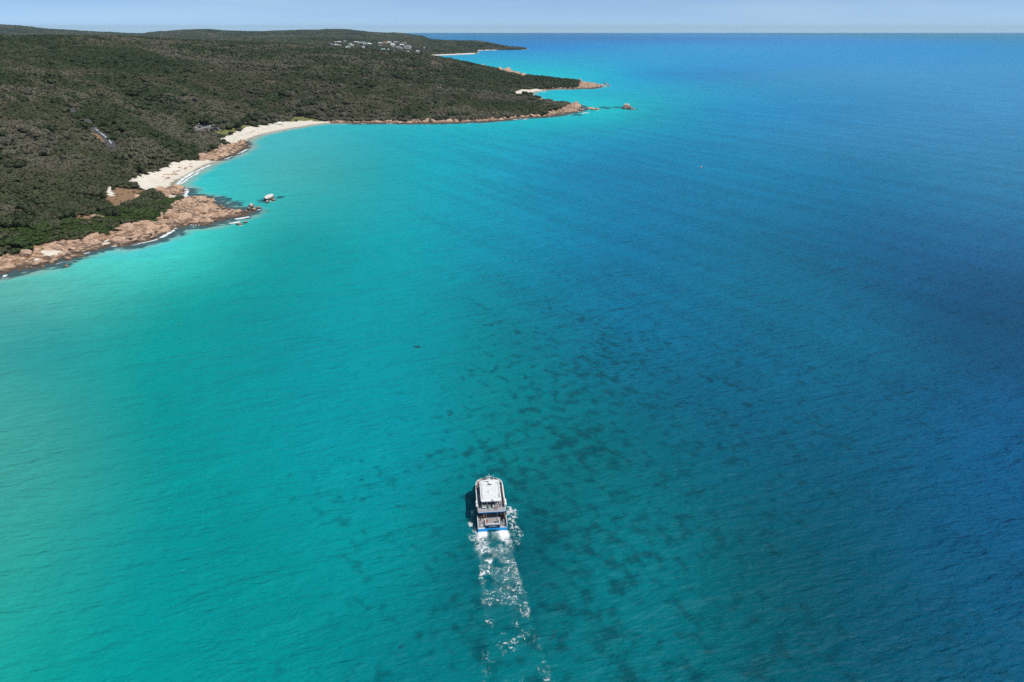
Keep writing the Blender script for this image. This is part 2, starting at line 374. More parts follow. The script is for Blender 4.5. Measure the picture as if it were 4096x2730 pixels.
t = NT('land'); p = t.pos(); sep = t.n('ShaderNodeSeparateXYZ'); t.l(p, sep.inputs[0])
n1 = t.noise(p, 0.9, 4, 0.62); n2 = t.noise(p, 0.045, 4, 0.6); n3 = t.noise(p, 0.18, 3, 0.6)
soil = t.mix(t.range(n2, 0.35, 0.65), (0.036, 0.036, 0.024), (0.062, 0.052, 0.034))
soil = t.mix(t.range(n1, 0.4, 0.7), soil, (0.03, 0.034, 0.02))
sand = t.mix(t.range(n3, 0.3, 0.7), (0.70, 0.62, 0.51), (0.80, 0.74, 0.64))
sand = t.mix(t.range(n1, 0.55, 0.75), sand, (0.58, 0.49, 0.39))
wet = t.math('ADD', sep.outputs[2], t.math('MULTIPLY', n3, 0.5))
sand = t.mix(t.range(wet, 0.30, 0.62, 1.0, 0.0), sand, (0.30, 0.25, 0.19))      # wave-washed wet strand
mp = t.mapping(p, (0.10, 0.34, 0.34), (0, 0, R(28)))
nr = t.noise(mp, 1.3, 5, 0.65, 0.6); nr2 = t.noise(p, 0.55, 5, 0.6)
rockc = t.ramp(nr, [(0.28, (0.10, 0.07, 0.052)), (0.45, (0.25, 0.165, 0.12)), (0.60, (0.42, 0.285, 0.205)), (0.75, (0.46, 0.35, 0.27))])  # crevice shade painted in: ground rock darker than the boulders lying on it
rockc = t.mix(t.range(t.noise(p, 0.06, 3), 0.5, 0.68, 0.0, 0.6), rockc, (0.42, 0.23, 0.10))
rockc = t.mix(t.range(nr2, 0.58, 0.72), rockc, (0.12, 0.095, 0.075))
tide = t.math('ADD', sep.outputs[2], t.math('MULTIPLY', t.math('SUBTRACT', n3, 0.5), 2.2))
rockc = t.mix(t.range(tide, 0.5, 1.7, 0.9, 0.0), rockc, (0.085, 0.064, 0.05))   # weed and lichen zone at the tide line
grassc = t.mix(t.range(n3, 0.35, 0.65), (0.13, 0.15, 0.045), (0.22, 0.20, 0.085))
dirtc = t.mix(t.range(n1, 0.35, 0.65), (0.33, 0.19, 0.10), (0.22, 0.15, 0.10))
heathc = t.mix(t.range(n3, 0.35, 0.65), (0.135, 0.11, 0.085), (0.085, 0.075, 0.05))
asphc = t.mix(t.range(n1, 0.35, 0.65), (0.10, 0.09, 0.085), (0.14, 0.125, 0.11))
col = soil
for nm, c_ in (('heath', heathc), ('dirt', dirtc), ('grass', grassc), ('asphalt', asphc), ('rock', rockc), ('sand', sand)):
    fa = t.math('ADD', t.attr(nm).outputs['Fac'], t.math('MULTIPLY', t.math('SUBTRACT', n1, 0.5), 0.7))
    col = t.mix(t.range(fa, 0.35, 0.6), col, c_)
nb = t.bump(nr, 0.9, 1.2); nb = t.bump(n1, 0.5, 0.35, nb)
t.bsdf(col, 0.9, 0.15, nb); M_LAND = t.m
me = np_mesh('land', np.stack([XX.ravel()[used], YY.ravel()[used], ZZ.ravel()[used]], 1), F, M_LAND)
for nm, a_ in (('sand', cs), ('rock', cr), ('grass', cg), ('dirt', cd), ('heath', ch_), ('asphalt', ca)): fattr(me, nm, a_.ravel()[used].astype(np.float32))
me.polygons.foreach_set('use_smooth', [True] * len(me.polygons))
land = link(bpy.data.objects.new('terrain', me)); tag(land, 'bush-covered coastal land with pink rock shores and pale beaches', 'terrain', kind='structure')

# ------------------------------------------------------------------ sea
TONES = [(2150,190,0.000,0.226,0.592), (2500,190,0.000,0.337,0.820), (2980,190,0.030,0.319,0.767), (3460,190,0.008,0.291,0.778), (3940,190,0.000,0.286,0.576), (2500,152,0.000,0.182,0.462), (3300,152,0.024,0.255,0.614), (3940,152,0.000,0.230,0.461), (2350,300,0.000,0.581,0.897), (2600,300,0.000,0.231,0.532), (3200,300,0.044,0.318,0.592), (3900,300,0.048,0.314,0.601), (2450,440,0.000,0.544,0.520), (2780,440,0.000,0.254,0.484), (2980,440,0.007,0.321,0.638), (3460,440,0.021,0.240,0.474), (3940,440,0.047,0.300,0.579), (1200,560,0.054,0.459,0.475), (1600,560,0.000,0.383,0.462), (2000,560,0.000,0.425,0.536), (2400,560,0.000,0.308,0.512), (2800,560,0.000,0.256,0.461), (3400,560,0.026,0.244,0.475), (850,690,0.000,0.526,0.548), (1060,690,0.079,0.431,0.404), (1540,690,0.000,0.339,0.364), (1900,690,0.000,0.447,0.568), (2200,690,0.000,0.230,0.431), (2500,690,0.000,0.215,0.393), (2980,690,0.000,0.243,0.441), (3460,690,0.000,0.180,0.369), (3940,690,0.025,0.232,0.424), (640,990,0.068,0.805,0.684), (1060,990,0.000,0.272,0.264), (1540,990,0.000,0.355,0.385), (2020,990,0.000,0.289,0.425), (2500,990,0.000,0.179,0.358), (2980,990,0.000,0.164,0.289), (3460,990,0.000,0.108,0.248), (3940,990,0.008,0.137,0.306), (100,1180,0.118,0.433,0.367), (700,1180,0.000,0.314,0.279), (1300,1180,0.000,0.316,0.334), (3000,1180,0.000,0.162,0.276), (3700,1180,0.000,0.076,0.192), (4050,1180,0.000,0.072,0.176), (100,1340,0.016,0.311,0.309), (580,1340,0.000,0.337,0.307), (1060,1340,0.000,0.273,0.293), (1540,1340,0.000,0.305,0.340), (2020,1340,0.000,0.181,0.213), (2500,1340,0.000,0.175,0.320), (2980,1340,0.000,0.132,0.249), (3460,1340,0.000,0.150,0.269), (3940,1340,0.000,0.056,0.135), (100,1740,0.054,0.348,0.297), (580,1740,0.000,0.281,0.269), (1060,1740,0.000,0.284,0.295), (1540,1740,0.000,0.289,0.352), (2020,1740,0.000,0.215,0.227), (2500,1740,0.000,0.114,0.146), (2980,1740,0.000,0.107,0.196), (3460,1740,0.000,0.094,0.181), (3940,1740,0.000,0.113,0.270), (100,2240,0.023,0.338,0.287), (580,2240,0.000,0.273,0.274), (1060,2240,0.000,0.253,0.247), (1540,2240,0.000,0.280,0.289), (2020,2240,0.000,0.047,0.077), (2500,2240,0.000,0.202,0.235), (2980,2240,0.000,0.084,0.109), (3460,2240,0.000,0.077,0.128), (3940,2240,0.000,0.085,0.191), (100,2680,0.002,0.339,0.288), (580,2680,0.000,0.274,0.268), (1060,2680,0.000,0.274,0.267), (1540,2680,0.000,0.170,0.201), (2020,2680,0.000,0.182,0.198), (2500,2680,0.000,0.150,0.176), (2980,2680,0.000,0.104,0.137), (3460,2680,0.000,0.079,0.129), (3940,2680,0.000,0.089,0.165)]
def water_tone(x, y):
    """own colour of the water column over its sea-bed, interpolated between surveyed spots"""
    k = np.array([(*G(u, v), r, g, b) for u, v, r, g, b in TONES])
    def wp(X, Y): Yp = np.maximum(Y, 40) + 60.0; return np.stack([X / Yp * 1.5, np.log(Yp)], -1)
    kp = wp(k[:, 0], k[:, 1]); val = k[:, 2:]; mean = val.mean(0)
    A = np.sqrt(((kp[:, None] - kp[None]) ** 2).sum(-1) + 0.01); W = np.linalg.solve(A - np.eye(len(k)) * 0.05, val - mean)
    q_ = wp(x.ravel(), np.clip(y.ravel(), 0, 9000)); q_[:, 0] = np.clip(q_[:, 0], -1.25, 1.25); o = np.empty((len(q_), 3))
    for a in range(0, len(q_), 40000): b = slice(a, a + 40000); o[b] = np.sqrt(((q_[b, None] - kp[None]) ** 2).sum(-1) + 0.01) @ W
    return np.clip(o + mean, [0, .02, .03], [.35, .6, .65])
wy = np.array([-v for v in spaced(120, 3000, 20, 0.12)[::-1]] + list(np.arange(-100, 60, 10.0)) + list(np.arange(60, 620, 3.0)) + spaced(620, 20000, 3.5, 0.0075)); wy[-1] = 20000
xr = spaced(300, 20000, 4, 0.03); xr[-1] = 20000
wx = np.array([-v for v in xr[::-1]] + list(np.arange(-297, 299, 3.0)) + xr)
WX, WY = np.meshgrid(wx, wy)
WD = coast_dist(WX, WY); TONE = water_tone(WX, WY); WDEP = 0.15 + np.maximum(-WD, 0) * 0.07
kq = WD < 30 + 0.02 * np.abs(WY); q = kq[:-1, :-1] | kq[1:, :-1] | kq[:-1, 1:] | kq[1:, 1:]
idx = np.arange(WX.size).reshape(WX.shape)
F = np.stack([idx[:-1, :-1][q], idx[:-1, 1:][q], idx[1:, 1:][q], idx[1:, :-1][q]], 1)
used = np.unique(F); remap = np.full(WX.size, -1); remap[used] = np.arange(len(used)); F = remap[F]
# sea-bed growth: dense patches mid-channel, a weed belt under the rocks
RK = [(1060,950,.5),(950,1000,.2),(1000,900,.15),(1000,800,.12),(1200,900,.85),(1200,800,.6),(1200,700,.3),(1300,1000,1),(1250,1080,.95),(1400,1100,.85),(1350,850,.9),(1100,1050,.8),(880,1060,.35),(850,1250,.3),(920,1220,.5),(900,1350,.35),(960,1450,.42),(870,1400,.3),(1050,1360,.6),(1100,1250,.5),(1300,1250,.9),(1400,1350,1),(1300,1450,1),(1500,1250,.9),(1500,1480,.9),(1650,1300,.7),(1700,1100,.6),(1200,1500,.7),(1000,1540,.35),(1900,1300,.3),(1600,900,.5),(1800,700,.1),(500,1400,.06),(600,1000,.02),(300,1200,0),(700,1300,.12),(100,900,0),(700,600,0),(1000,600,.05),(1500,500,.1),(2200,1200,.1),(2200,700,.1),(1500,300,0)]
k = np.array([(*G(a * 1.7408, b * 1.7408), c) for a, b, c in RK])
dd = ((WX[..., None] - k[:, 0]) ** 2 + (WY[..., None] - k[:, 1]) ** 2) / (25.0 + 0.25 * k[:, 1]) ** 2 + 0.02
ww = 1 / dd ** 2; REEF = (ww * k[:, 2]).sum(-1) / ww.sum(-1)
REEF = REEF * sstep(620, 380, WY)
_, crw, *_r = cover(WX, WY, np.zeros_like(WD) + 100.0)
rockline = [coast[i] for i in range(6, len(coast) - 9)]
def rock_near(x, y):
    w_ = np.zeros(x.shape)
    seg = [(0, 26, 12.0), (32, 37, 8.0), (45, 64, 14.0), (70, 88, 9.0)]
    for a, b, wd in seg: w_ = np.maximum(w_, sstep(1.0, 0.0, line_dist(x, y, rockline[a:b]) / (wd * 2.0)))
    return w_
WEED = rock_near(WX, WY) * (WD < 12)
for (u, v, r_) in [(880,805,16),(950,815,14),(1060,800,12),(1110,790,9),(2420,432,26),(2470,430,22),(2520,436,26),(2300,460,22),(180,1065,8),(250,1068,7),(2235,2500,7),(1427,1845,4.5),(1662,1384,5),(1802,1659,5),(1601,2568,4.5),(1845,2385,5),(975,2446,4.2),(1520,2190,4.5),(1560,2330,4.5)]:
    gx, gy = G(u, v); WEED = np.maximum(WEED, (0.55 if v > 1200 else 0.8) * sstep(1.0, 0.15, np.hypot(WX - gx, (WY - gy) * 0.6) / r_))

t = NT('sea'); p = t.pos()
dep = t.attr('depth').outputs['Fac']
sw = t.mapping(p, (0.010, 0.03, 0), (0, 0, R(25)))
drift = t.noise(sw, 1.0, 3, 0.55)
dep2 = t.math('MULTIPLY', dep, t.range(drift, 0.25, 0.75, 0.8, 1.2))
tone = t.attr('tone').outputs['Color']
tone = t.mix(t.range(drift, 0.3, 0.7, 0.0, 0.07), tone, (0.0, 0.11, 0.16))
lanes0 = t.noise(t.mapping(p, (0.006, 0.055, 0), (0, 0, R(-57))), 1.0, 3, 0.5, 0.3)
sc3_ = t.n('ShaderNodeSeparateColor'); t.l(tone, sc3_.inputs[0]); deep = t.range(t.math('SUBTRACT', sc3_.outputs[2], sc3_.outputs[1]), 0.03, 0.12)
tone = t.mix(t.math('MULTIPLY', deep, t.range(lanes0, 0.35, 0.65, 0.0, 0.09)), tone, (0.0, 0.07, 0.15))
colw = t.mix(t.range(dep2, 0.15, 1.5), (0.36, 0.41, 0.34), tone)           # clear water over the sandy edge
# sandbar mottling and weed
mot = t.noise(p, 0.11, 4, 0.6, 0.4)
colw = t.mix(t.range(mot, 0.35, 0.75, 0.0, 0.10), colw, (0.0, 0.10, 0.13))
rp = t.mapping(p, (1, 0.8, 0), (0, 0, R(35)))
rn = t.math('ADD', t.math('MULTIPLY', t.noise(rp, 0.27, 1.8, 0.5, 0.1), 0.75), t.math('MULTIPLY', t.noise(rp, 0.06, 2, 0.5), 0.35))
reef = t.attr('reef').outputs['Fac']
rm = t.range(t.math('ADD', rn, t.math('MULTIPLY', reef, 0.17)), 0.635, 0.88, 0.0, 0.64)
rm = t.math('MULTIPLY', rm, t.range(reef, 0.05, 0.4))
colw = t.mix(rm, colw, (0.0, 0.045, 0.062))
weed = t.attr('weed').outputs['Fac']
wn = t.noise(t.mapping(p, (0.7, 1, 0), (0, 0, R(20))), 0.16, 4, 0.62, 0.8)
wm = t.range(t.math('ADD', weed, t.math('MULTIPLY', t.math('SUBTRACT', wn, 0.5), 1.9)), 0.5, 0.75, 0.0, 0.85)
wm = t.math('MULTIPLY', wm, t.range(weed, 0.0, 0.2))
colw = t.mix(wm, colw, (0.010, 0.060, 0.085))
# wind chop: crests run roughly across the view
wa = t.noise(t.mapping(p, (0.09, 0.30, 0.2), (0, 0, R(14))), 1.0, 3, 0.55, 0.3)
wb = t.noise(t.mapping(p, (0.30, 0.80, 0.5), (0, 0, R(8))), 1.0, 4, 0.6, 0.5)
wc = t.noise(p, 2.2, 3, 0.6)
lanes = t.noise(t.mapping(p, (0.006, 0.055, 0), (0, 0, R(-57))), 1.0, 3, 0.5, 0.3)
ls = t.math('MULTIPLY', t.range(lanes, 0.3, 0.7, 0.78, 1.1), t.math('ADD', 1.0, t.math('MULTIPLY', deep, 0.9)))
wl = t.noise(t.mapping(p, (0.020, 0.07, 0), (0, 0, R(20))), 1.0, 3, 0.5, 0.4)
nb = t.bump(wl, ls, 2.0); nb = t.bump(wa, ls, 1.2, nb); nb = t.bump(wb, ls, 0.62, nb); nb = t.bump(wc, t.math('MULTIPLY', ls, 0.5), 0.14, nb)
t.bsdf(colw, 0.40, 0.12, nb, ior=1.333); M_SEA = t.m
me = np_mesh('sea', np.stack([WX.ravel()[used], WY.ravel()[used], np.zeros(len(used))], 1), F, M_SEA)
fattr(me, 'tone', np.concatenate([TONE, np.ones((len(TONE), 1))], 1)[used].astype(np.float32), 'FLOAT_COLOR')
for nm, a_ in (('depth', WDEP), ('reef', REEF), ('weed', WEED)): fattr(me, nm, a_.ravel()[used].astype(np.float32))
sea = link(bpy.data.objects.new('sea_water', me)); tag(sea, 'rippled sea, green over sand and deep blue offshore', 'sea', kind='structure')
# ------------------------------------------------------------------ vegetation
def leaf_material(name, cols, sheen=0.25):
    t = NT(name); tint = t.attr('tint', 'INSTANCER').outputs['Fac']
    rr = t.n('ShaderNodeObjectInfo').outputs['Random']
    p = t.pos(); n1 = t.noise(p, 0.55, 3, 0.6)
    c = t.ramp(t.math('ADD', tint, t.math('MULTIPLY', t.math('SUBTRACT', rr, 0.5), 0.22), clamp=True), [(i / (len(cols) - 1), c_) for i, c_ in enumerate(cols)])
    c = t.mix(t.range(n1, 0.3, 0.7, 0.0, 0.35), c, (0.03, 0.036, 0.018))
    t.bsdf(c, 0.75, sheen); return t.m
OLIVE = [(0.042, 0.062, 0.025), (0.066, 0.086, 0.037), (0.097, 0.105, 0.052), (0.124, 0.117, 0.069), (0.162, 0.148, 0.105)]
M_BUSH = leaf_material('bush_leaves', OLIVE)
M_LUSH = leaf_material('lush_leaves', [(0.036, 0.070, 0.014), (0.050, 0.090, 0.019), (0.068, 0.106, 0.026), (0.086, 0.116, 0.036)])
def tree_leaf(name, col):
    t = NT(name); p = t.pos(); n1 = t.noise(p, 0.5, 3, 0.6); rr = t.n('ShaderNodeObjectInfo').outputs['Random']
    c = t.mix(t.range(n1, 0.3, 0.7, 0.0, 0.6), col, tuple(v * 0.45 for v in col))
    c = t.mix(t.math('MULTIPLY', rr, 0.35), c, (0.075, 0.075, 0.045))
    t.bsdf(c, 0.75, 0.25); return t.m
M_TDARK = tree_leaf('dark_tree_leaves', (0.035, 0.055, 0.022)); M_TGREEN = tree_leaf('bright_tree_leaves', (0.075, 0.125, 0.03))
M_TGREY = tree_leaf('grey_tree_leaves', (0.105, 0.11, 0.075)); M_TOLIVE = tree_leaf('olive_tree_leaves', (0.06, 0.072, 0.028))
M_BARK = plain('bark', (0.16, 0.125, 0.10), 0.9, 0.3, 2.0, 0.1)

def crown_mesh(name, m, seed, n_lobe=7, n_leaf=220, flat=0.62, leaf=0.16, core=True):
    """unit crown, radius about 1, base at z=0: lumpy lobes hung with small leaf clumps"""
    r = np.random.default_rng(seed); V = []; Fc = []
    lobes = []
    for i in range(n_lobe):
        a = 2 * math.pi * (i / n_lobe) + r.normal(0, 0.35); q = 0.25 + 0.45 * r.random() if i else 0.0
        rad = r.uniform(0.34, 0.52); lobes.append((q * math.cos(a), q * math.sin(a), flat * r.uniform(0.5, 0.95), rad))
    per = n_leaf // n_lobe
    for (cx, cy, cz, rad) in lobes:
        if core:
            bm = bmesh.new(); bmesh.ops.create_icosphere(bm, subdivisions=1, radius=1.0)
            b = len(V)
            for v in bm.verts: k = rad * r.uniform(0.72, 0.98); V.append((cx + v.co.x * k, cy + v.co.y * k, max(cz + v.co.z * k * 0.8, -0.12)))
            for f in bm.faces: Fc.append(tuple(b + v.index for v in f.verts))
            bm.free()
        for j in range(per):
            d = r.normal(size=3); d /= np.linalg.norm(d); d[2] = abs(d[2]) * 1.1 - 0.25
            c = np.array([cx, cy, cz]) + d * rad * r.uniform(0.88, 1.16) * np.array([1, 1, 0.85])
            if c[2] < 0: c[2] = 0.02
            nrm = d + r.normal(0, 0.28, 3); nrm /= np.linalg.norm(nrm); a = np.cross(nrm, r.normal(size=3)); a /= np.linalg.norm(a) + 1e-9; bb = np.cross(nrm, a)
            s1 = leaf * r.uniform(0.6, 1.3); s2 = s1 * r.uniform(0.5, 0.9); b = len(V)
            for k1, k2 in ((-1, -0.4), (0.3, -1), (1, 0.4), (-0.3, 1)): V.append(tuple(c + a * s1 * k1 + bb * s2 * k2 + nrm * 0.02))
            Fc.append((b, b + 1, b + 2, b + 3))
    me = bpy.data.meshes.new(name); me.from_pydata([tuple(map(float, v)) for v in V], [], Fc); me.materials.append(m); me.polygons.foreach_set('use_smooth', [len(q_) == 3 for q_ in Fc]); me.update(); return me
def proto_coll(name, meshes):
    c = bpy.data.collections.new(name)
    for i, me in enumerate(meshes): c.objects.link(bpy.data.objects.new('%s_%02d' % (name, i), me))
    return c
def scatter(name, pts, scl, rot, pick, tint, coll, label, cat):
    me = bpy.data.meshes.new(name); me.vertices.add(len(pts)); me.vertices.foreach_set('co', np.asarray(pts, np.float32).ravel())
    fattr(me, 'scl', np.asarray(scl, np.float32), 'FLOAT_VECTOR'); fattr(me, 'rot', np.asarray(rot, np.float32), 'FLOAT_VECTOR')
    fattr(me, 'pick', np.asarray(pick, np.int32), 'INT'); fattr(me, 'tint', np.asarray(tint, np.float32))
    o = link(bpy.data.objects.new(name, me)); tag(o, label, cat, kind='stuff')
    g = bpy.data.node_groups.new(name, 'GeometryNodeTree')
    g.interface.new_socket('Geometry', in_out='INPUT', socket_type='NodeSocketGeometry'); g.interface.new_socket('Geometry', in_out='OUTPUT', socket_type='NodeSocketGeometry')
    gi = g.nodes.new('NodeGroupInput'); go = g.nodes.new('NodeGroupOutput')
    mp_ = g.nodes.new('GeometryNodeMeshToPoints'); ins = g.nodes.new('GeometryNodeInstanceOnPoints')
    ci = g.nodes.new('GeometryNodeCollectionInfo'); ci.inputs[0].default_value = coll; ci.inputs['Separate Children'].default_value = True; ci.inputs['Reset Children'].default_value = True
    def na(n_, ty): a = g.nodes.new('GeometryNodeInputNamedAttribute'); a.data_type = ty; a.inputs[0].default_value = n_; return a.outputs[0]
    L = g.links.new
    e2r = g.nodes.new('FunctionNodeEulerToRotation'); L(na('rot', 'FLOAT_VECTOR'), e2r.inputs[0])
    L(gi.outputs[0], mp_.inputs[0]); L(mp_.outputs[0], ins.inputs['Points']); L(ci.outputs[0], ins.inputs['Instance']); ins.inputs['Pick Instance'].default_value = True
    L(na('pick', 'INT'), ins.inputs['Instance Index']); L(e2r.outputs[0], ins.inputs['Rotation']); L(na('scl', 'FLOAT_VECTOR'), ins.inputs['Scale']); L(ins.outputs[0], go.inputs[0])
    md = o.modifiers.new('scatter', 'NODES'); md.node_group = g
    return o
bush_m = [crown_mesh('bush_%d' % i, M_BUSH, 100 + i, 7 if i < 4 else 5, 370, [0.5, 0.62, 0.75, 0.55, 0.85, 0.7][i], 0.115) for i in range(6)]
far_m = [crown_mesh('far_bush_%d' % i, M_BUSH, 140 + i, 6, 72, 0.6, 0.24) for i in range(4)]
lush_m = [crown_mesh('lush_%d' % i, M_LUSH, 120 + i, 8, 400, [0.4, 0.5, 0.45][i], 0.10) for i in range(3)]
c_bush = proto_coll('bush_kinds', bush_m); c_far = proto_coll('far_bush_kinds', far_m); c_lush = proto_coll('lush_kinds', lush_m)

def grid_pts(y0, y1, step):
    xs_ = np.arange(-1.02 * y1 - 120, 0.42 * y1 + 120, step); ys_ = np.arange(y0, y1, step)
    a, b = np.meshgrid(xs_, ys_); a = a + rng.uniform(-.5, .5, a.shape) * step; b = b + rng.uniform(-.5, .5, b.shape) * step
    k = (a > -0.92 * b - 90) & (a < 0.3 * b + 60); return a[k], b[k]
# places kept clear of scatter: houses, cars, trees set by hand
CLEAR = []
VILLAGE = [(430,190,80,'w'),(350,192,34,'m'),(365,256,90,'w'),(255,236,50,'g'),(455,264,24,'w'),(560,174,60,'g'),(690,245,70,'w'),(730,270,60,'w'),(640,299,90,'m'),(595,309,30,'w'),(820,193,110,'w'),(960,204,140,'m'),(995,238,60,'m'),(1105,233,90,'w'),(975,311,60,'w'),
 (1345,213,90,'w'),(1460,205,110,'t'),(1550,200,110,'w'),(1335,273,40,'w'),(1630,245,120,'w'),(1635,271,80,'p'),(1690,193,100,'g'),(1750,190,34,'g'),(1840,255,110,'w'),(1820,232,50,'g'),(1890,212,110,'g'),(1965,270,100,'p'),(1940,304,120,'g'),(2035,286,44,'m'),(1755,295,110,'g'),(1825,323,34,'w'),
 (1420,358,110,'m'),(1535,353,34,'w'),(1655,370,34,'w'),(1675,418,80,'w'),(1760,414,70,'t'),(1835,410,80,'g'),(1970,406,70,'w'),(2190,395,80,'w'),(2335,320,26,'w'),(2020,324,26,'w')]
VPOS = []
for (a, b, wd, k) in VILLAGE:
    x, y, z = hit(1280 + a * .1785, 140 + b * .1785); VPOS.append((x, y, z)); CLEAR.append((x, y - 14, 20))
def veg_band(y0, y1, step, smin, smax):
    x, y = grid_pts(y0, y1, step); d = coast_dist(x, y); k = d > 3; x, y, d = x[k], y[k], d[k]
    s_, r_, g_, dr, he, a_ = cover(x, y, d)
    ok = ~(s_ | r_ | g_ | a_) & ~((dr | he) & (rng.random(len(x)) < 0.72))
    # young regrowth and natural clearings
    gap = fbm(x / 55, y / 55, 3, 301); ok &= ~((gap > 0.68) & (rng.random(len(x)) < 0.6))
    for cx, cy, cr_ in CLEAR:
        if y0 - 60 < cy < y1 + 60: ok &= ~((np.abs(x - cx) < cr_) & (np.abs(y - cy) < cr_ * 1.3))
    x, y, d = x[ok], y[ok], d[ok]; he = he[ok] | dr[ok]
    z = height(x, y, d)
    zone = fbm(x / 120, y / 120, 3, 311); big = fbm(x / 260, y / 260, 3, 312)
    s = rng.uniform(smin, smax, len(x)) * (0.72 + 0.75 * zone) * sstep(0, 26, d + 8) ** 0.5 * np.where(he, 0.5, 1.0)
    s = np.where(rng.random(len(x)) < 0.07, s * 1.45, s)
    clump = fbm(x / 26, y / 26, 3, 313); s = s * (0.62 + 0.8 * clump); tint = np.clip(0.44 - 2.2 * (big - 0.5) - 1.2 * (zone - 0.5) + 1.5 * (clump - 0.5) + 0.09 * rng.normal(size=len(x)) + np.where(he, 0.3, 0), 0, 1)
    grove = (fbm(x / 75, y / 75, 3, 317) > 0.585) & (y > 640); tint = np.where(y < 640, np.maximum(tint, 0.30 + 0.25 * rng.random(len(x))), tint); tint = np.where(grove, tint * 0.25, tint); s = np.where(grove, s * 1.25, s)
    bigt = (rng.random(len(x)) < 0.05) & (fbm(x / 40, y / 40, 2, 315) > 0.5); s = np.where(bigt, s * 1.7, s); tint = np.where(bigt, 0.06, tint)
    s = np.where(in_poly(x, y, LOWVEG), s * 0.45, s); hl = anyp(x, y, HEATHLOW, 18.0, 9); s = np.where(hl, s * 0.62, s); tint = np.where(hl, np.clip(tint * 0.4 + 0.55, 0, 1), tint)
    for off_ in (5.0, 11.0):                          # only low growth right in front of open ground
        a1, a2, a3, a4, a5, a6 = cover(x, y + off_, d); s = np.where((a1 | a3 | a4 | a6) & (y < 1000), s * 0.6, s)
    lush = in_poly(x + 8 * (fbm(x / 12, y / 12, 2, 5) - .5), y + 8 * (fbm(x / 12, y / 12, 2, 6) - .5), GREEN) & (rng.random(len(x)) < 0.9)
    return x, y, z, s, tint, lush
bands = [veg_band(280, 720, 3.0, 2.1, 3.9), veg_band(720, 1250, 4.2, 2.8, 5.0), veg_band(1250, 2300, 6.3, 3.4, 6.0), veg_band(2300, 4900, 13.0, 6.5, 11.0), veg_band(4900, 8000, 24.0, 12, 20)]
X = np.concatenate([b[0] for b in bands]); Y = np.concatenate([b[1] for b in bands]); Z = np.concatenate([b[2] for b in bands])
S = np.concatenate([b[3] for b in bands]); T = np.concatenate([b[4] for b in bands]); LU = np.concatenate([b[5] for b in bands])
HS = np.minimum(S * rng.uniform(0.75, 1.25, len(S)), 7.5)                  # crown height scale, m
RZ = rng.uniform(0, 6.28, len(X))
dist = np.hypot(X, Y)
inview = (np.abs(X / (Y * cp + (CAM_H - Z) * sp)) < 0.745) & (Y < 900)
show = np.where(inview & ~LU, S / dist, 0); SHRUBS = set(np.argsort(-show)[:230].tolist())
showl = np.where(inview & LU, S / dist, 0); LUSHES = set(np.argsort(-showl)[:60].tolist())
ind = np.zeros(len(X), bool); ind[list(SHRUBS | LUSHES)] = True
for nm, msk, coll, nk, lab, cat in (('bush_cover', ~LU & ~ind & (Y < 1250), c_bush, 6, 'dense olive and grey-brown bush covering the near slopes', 'bush'),
                               ('distant_bush_cover', ~LU & ~ind & (Y >= 1250), c_far, 4, 'dark woodland and scrub covering the farther hills', 'woodland'),
                               ('green_shrub_cover', LU & ~ind, c_lush, 3, 'low bright green shrubs along the near rocky shore', 'shrubs')):
    n = int(msk.sum())
    pt = np.stack([X[msk], Y[msk], Z[msk] - 0.1], 1); sc_ = np.stack([S[msk], S[msk] * rng.uniform(.85, 1.15, n), HS[msk] * (0.62 if nm.startswith('green') else 1)], 1)
    rt = np.zeros((n, 3)); rt[:, 2] = RZ[msk]
    scatter(nm, pt, sc_, rt, rng.integers(0, nk, n), T[msk], coll, lab, cat)
M_SHRUB = [tree_leaf('shrub_leaves_%d' % i, c_) for i, c_ in enumerate(OLIVE)]; M_LSH = [tree_leaf('low_shrub_leaves_%d' % i, c_) for i, c_ in enumerate([(0.044, 0.080, 0.017), (0.062, 0.100, 0.025)])]
sh_m = []
for i in range(5):
    me = bush_m[i].copy(); me.materials.clear(); me.materials.append(M_SHRUB[i]); sh_m.append(me)
lsh_m = []
for i in range(2):
    me = lush_m[i].copy(); me.materials.clear(); me.materials.append(M_LSH[i]); lsh_m.append(me)
for i in sorted(SHRUBS | LUSHES):
    lu = bool(LU[i]); me = lsh_m[i % 2] if lu else sh_m[int(np.clip(T[i] * 5, 0, 4))]
    o = link(bpy.data.objects.new('green_shrub' if lu else 'bush', me)); o.location = (X[i], Y[i], Z[i] - 0.1); o.rotation_euler = (0, 0, RZ[i]); o.scale = (S[i], S[i], HS[i] * (0.62 if lu else 1))
    pu = 2048 + FPX * X[i] / (Y[i] * cp + (CAM_H - Z[i]) * sp)
    if lu: tag(o, 'low bright green shrub behind the near pink rocks, ' + ('close to the left edge' if pu < 220 else 'in the middle of the thicket' if pu < 460 else 'at the point end of the thicket'), 'shrub', 'green shrubs behind the near rocks')
    else: tag(o, 'rounded olive grey bush on the near slope, ' + ('at the left edge above the green thicket' if pu < 170 else 'uphill of the bare dirt patches' if pu < 400 else 'between the bare ground and the lower beach'), 'bush', 'olive bushes on the near slope')

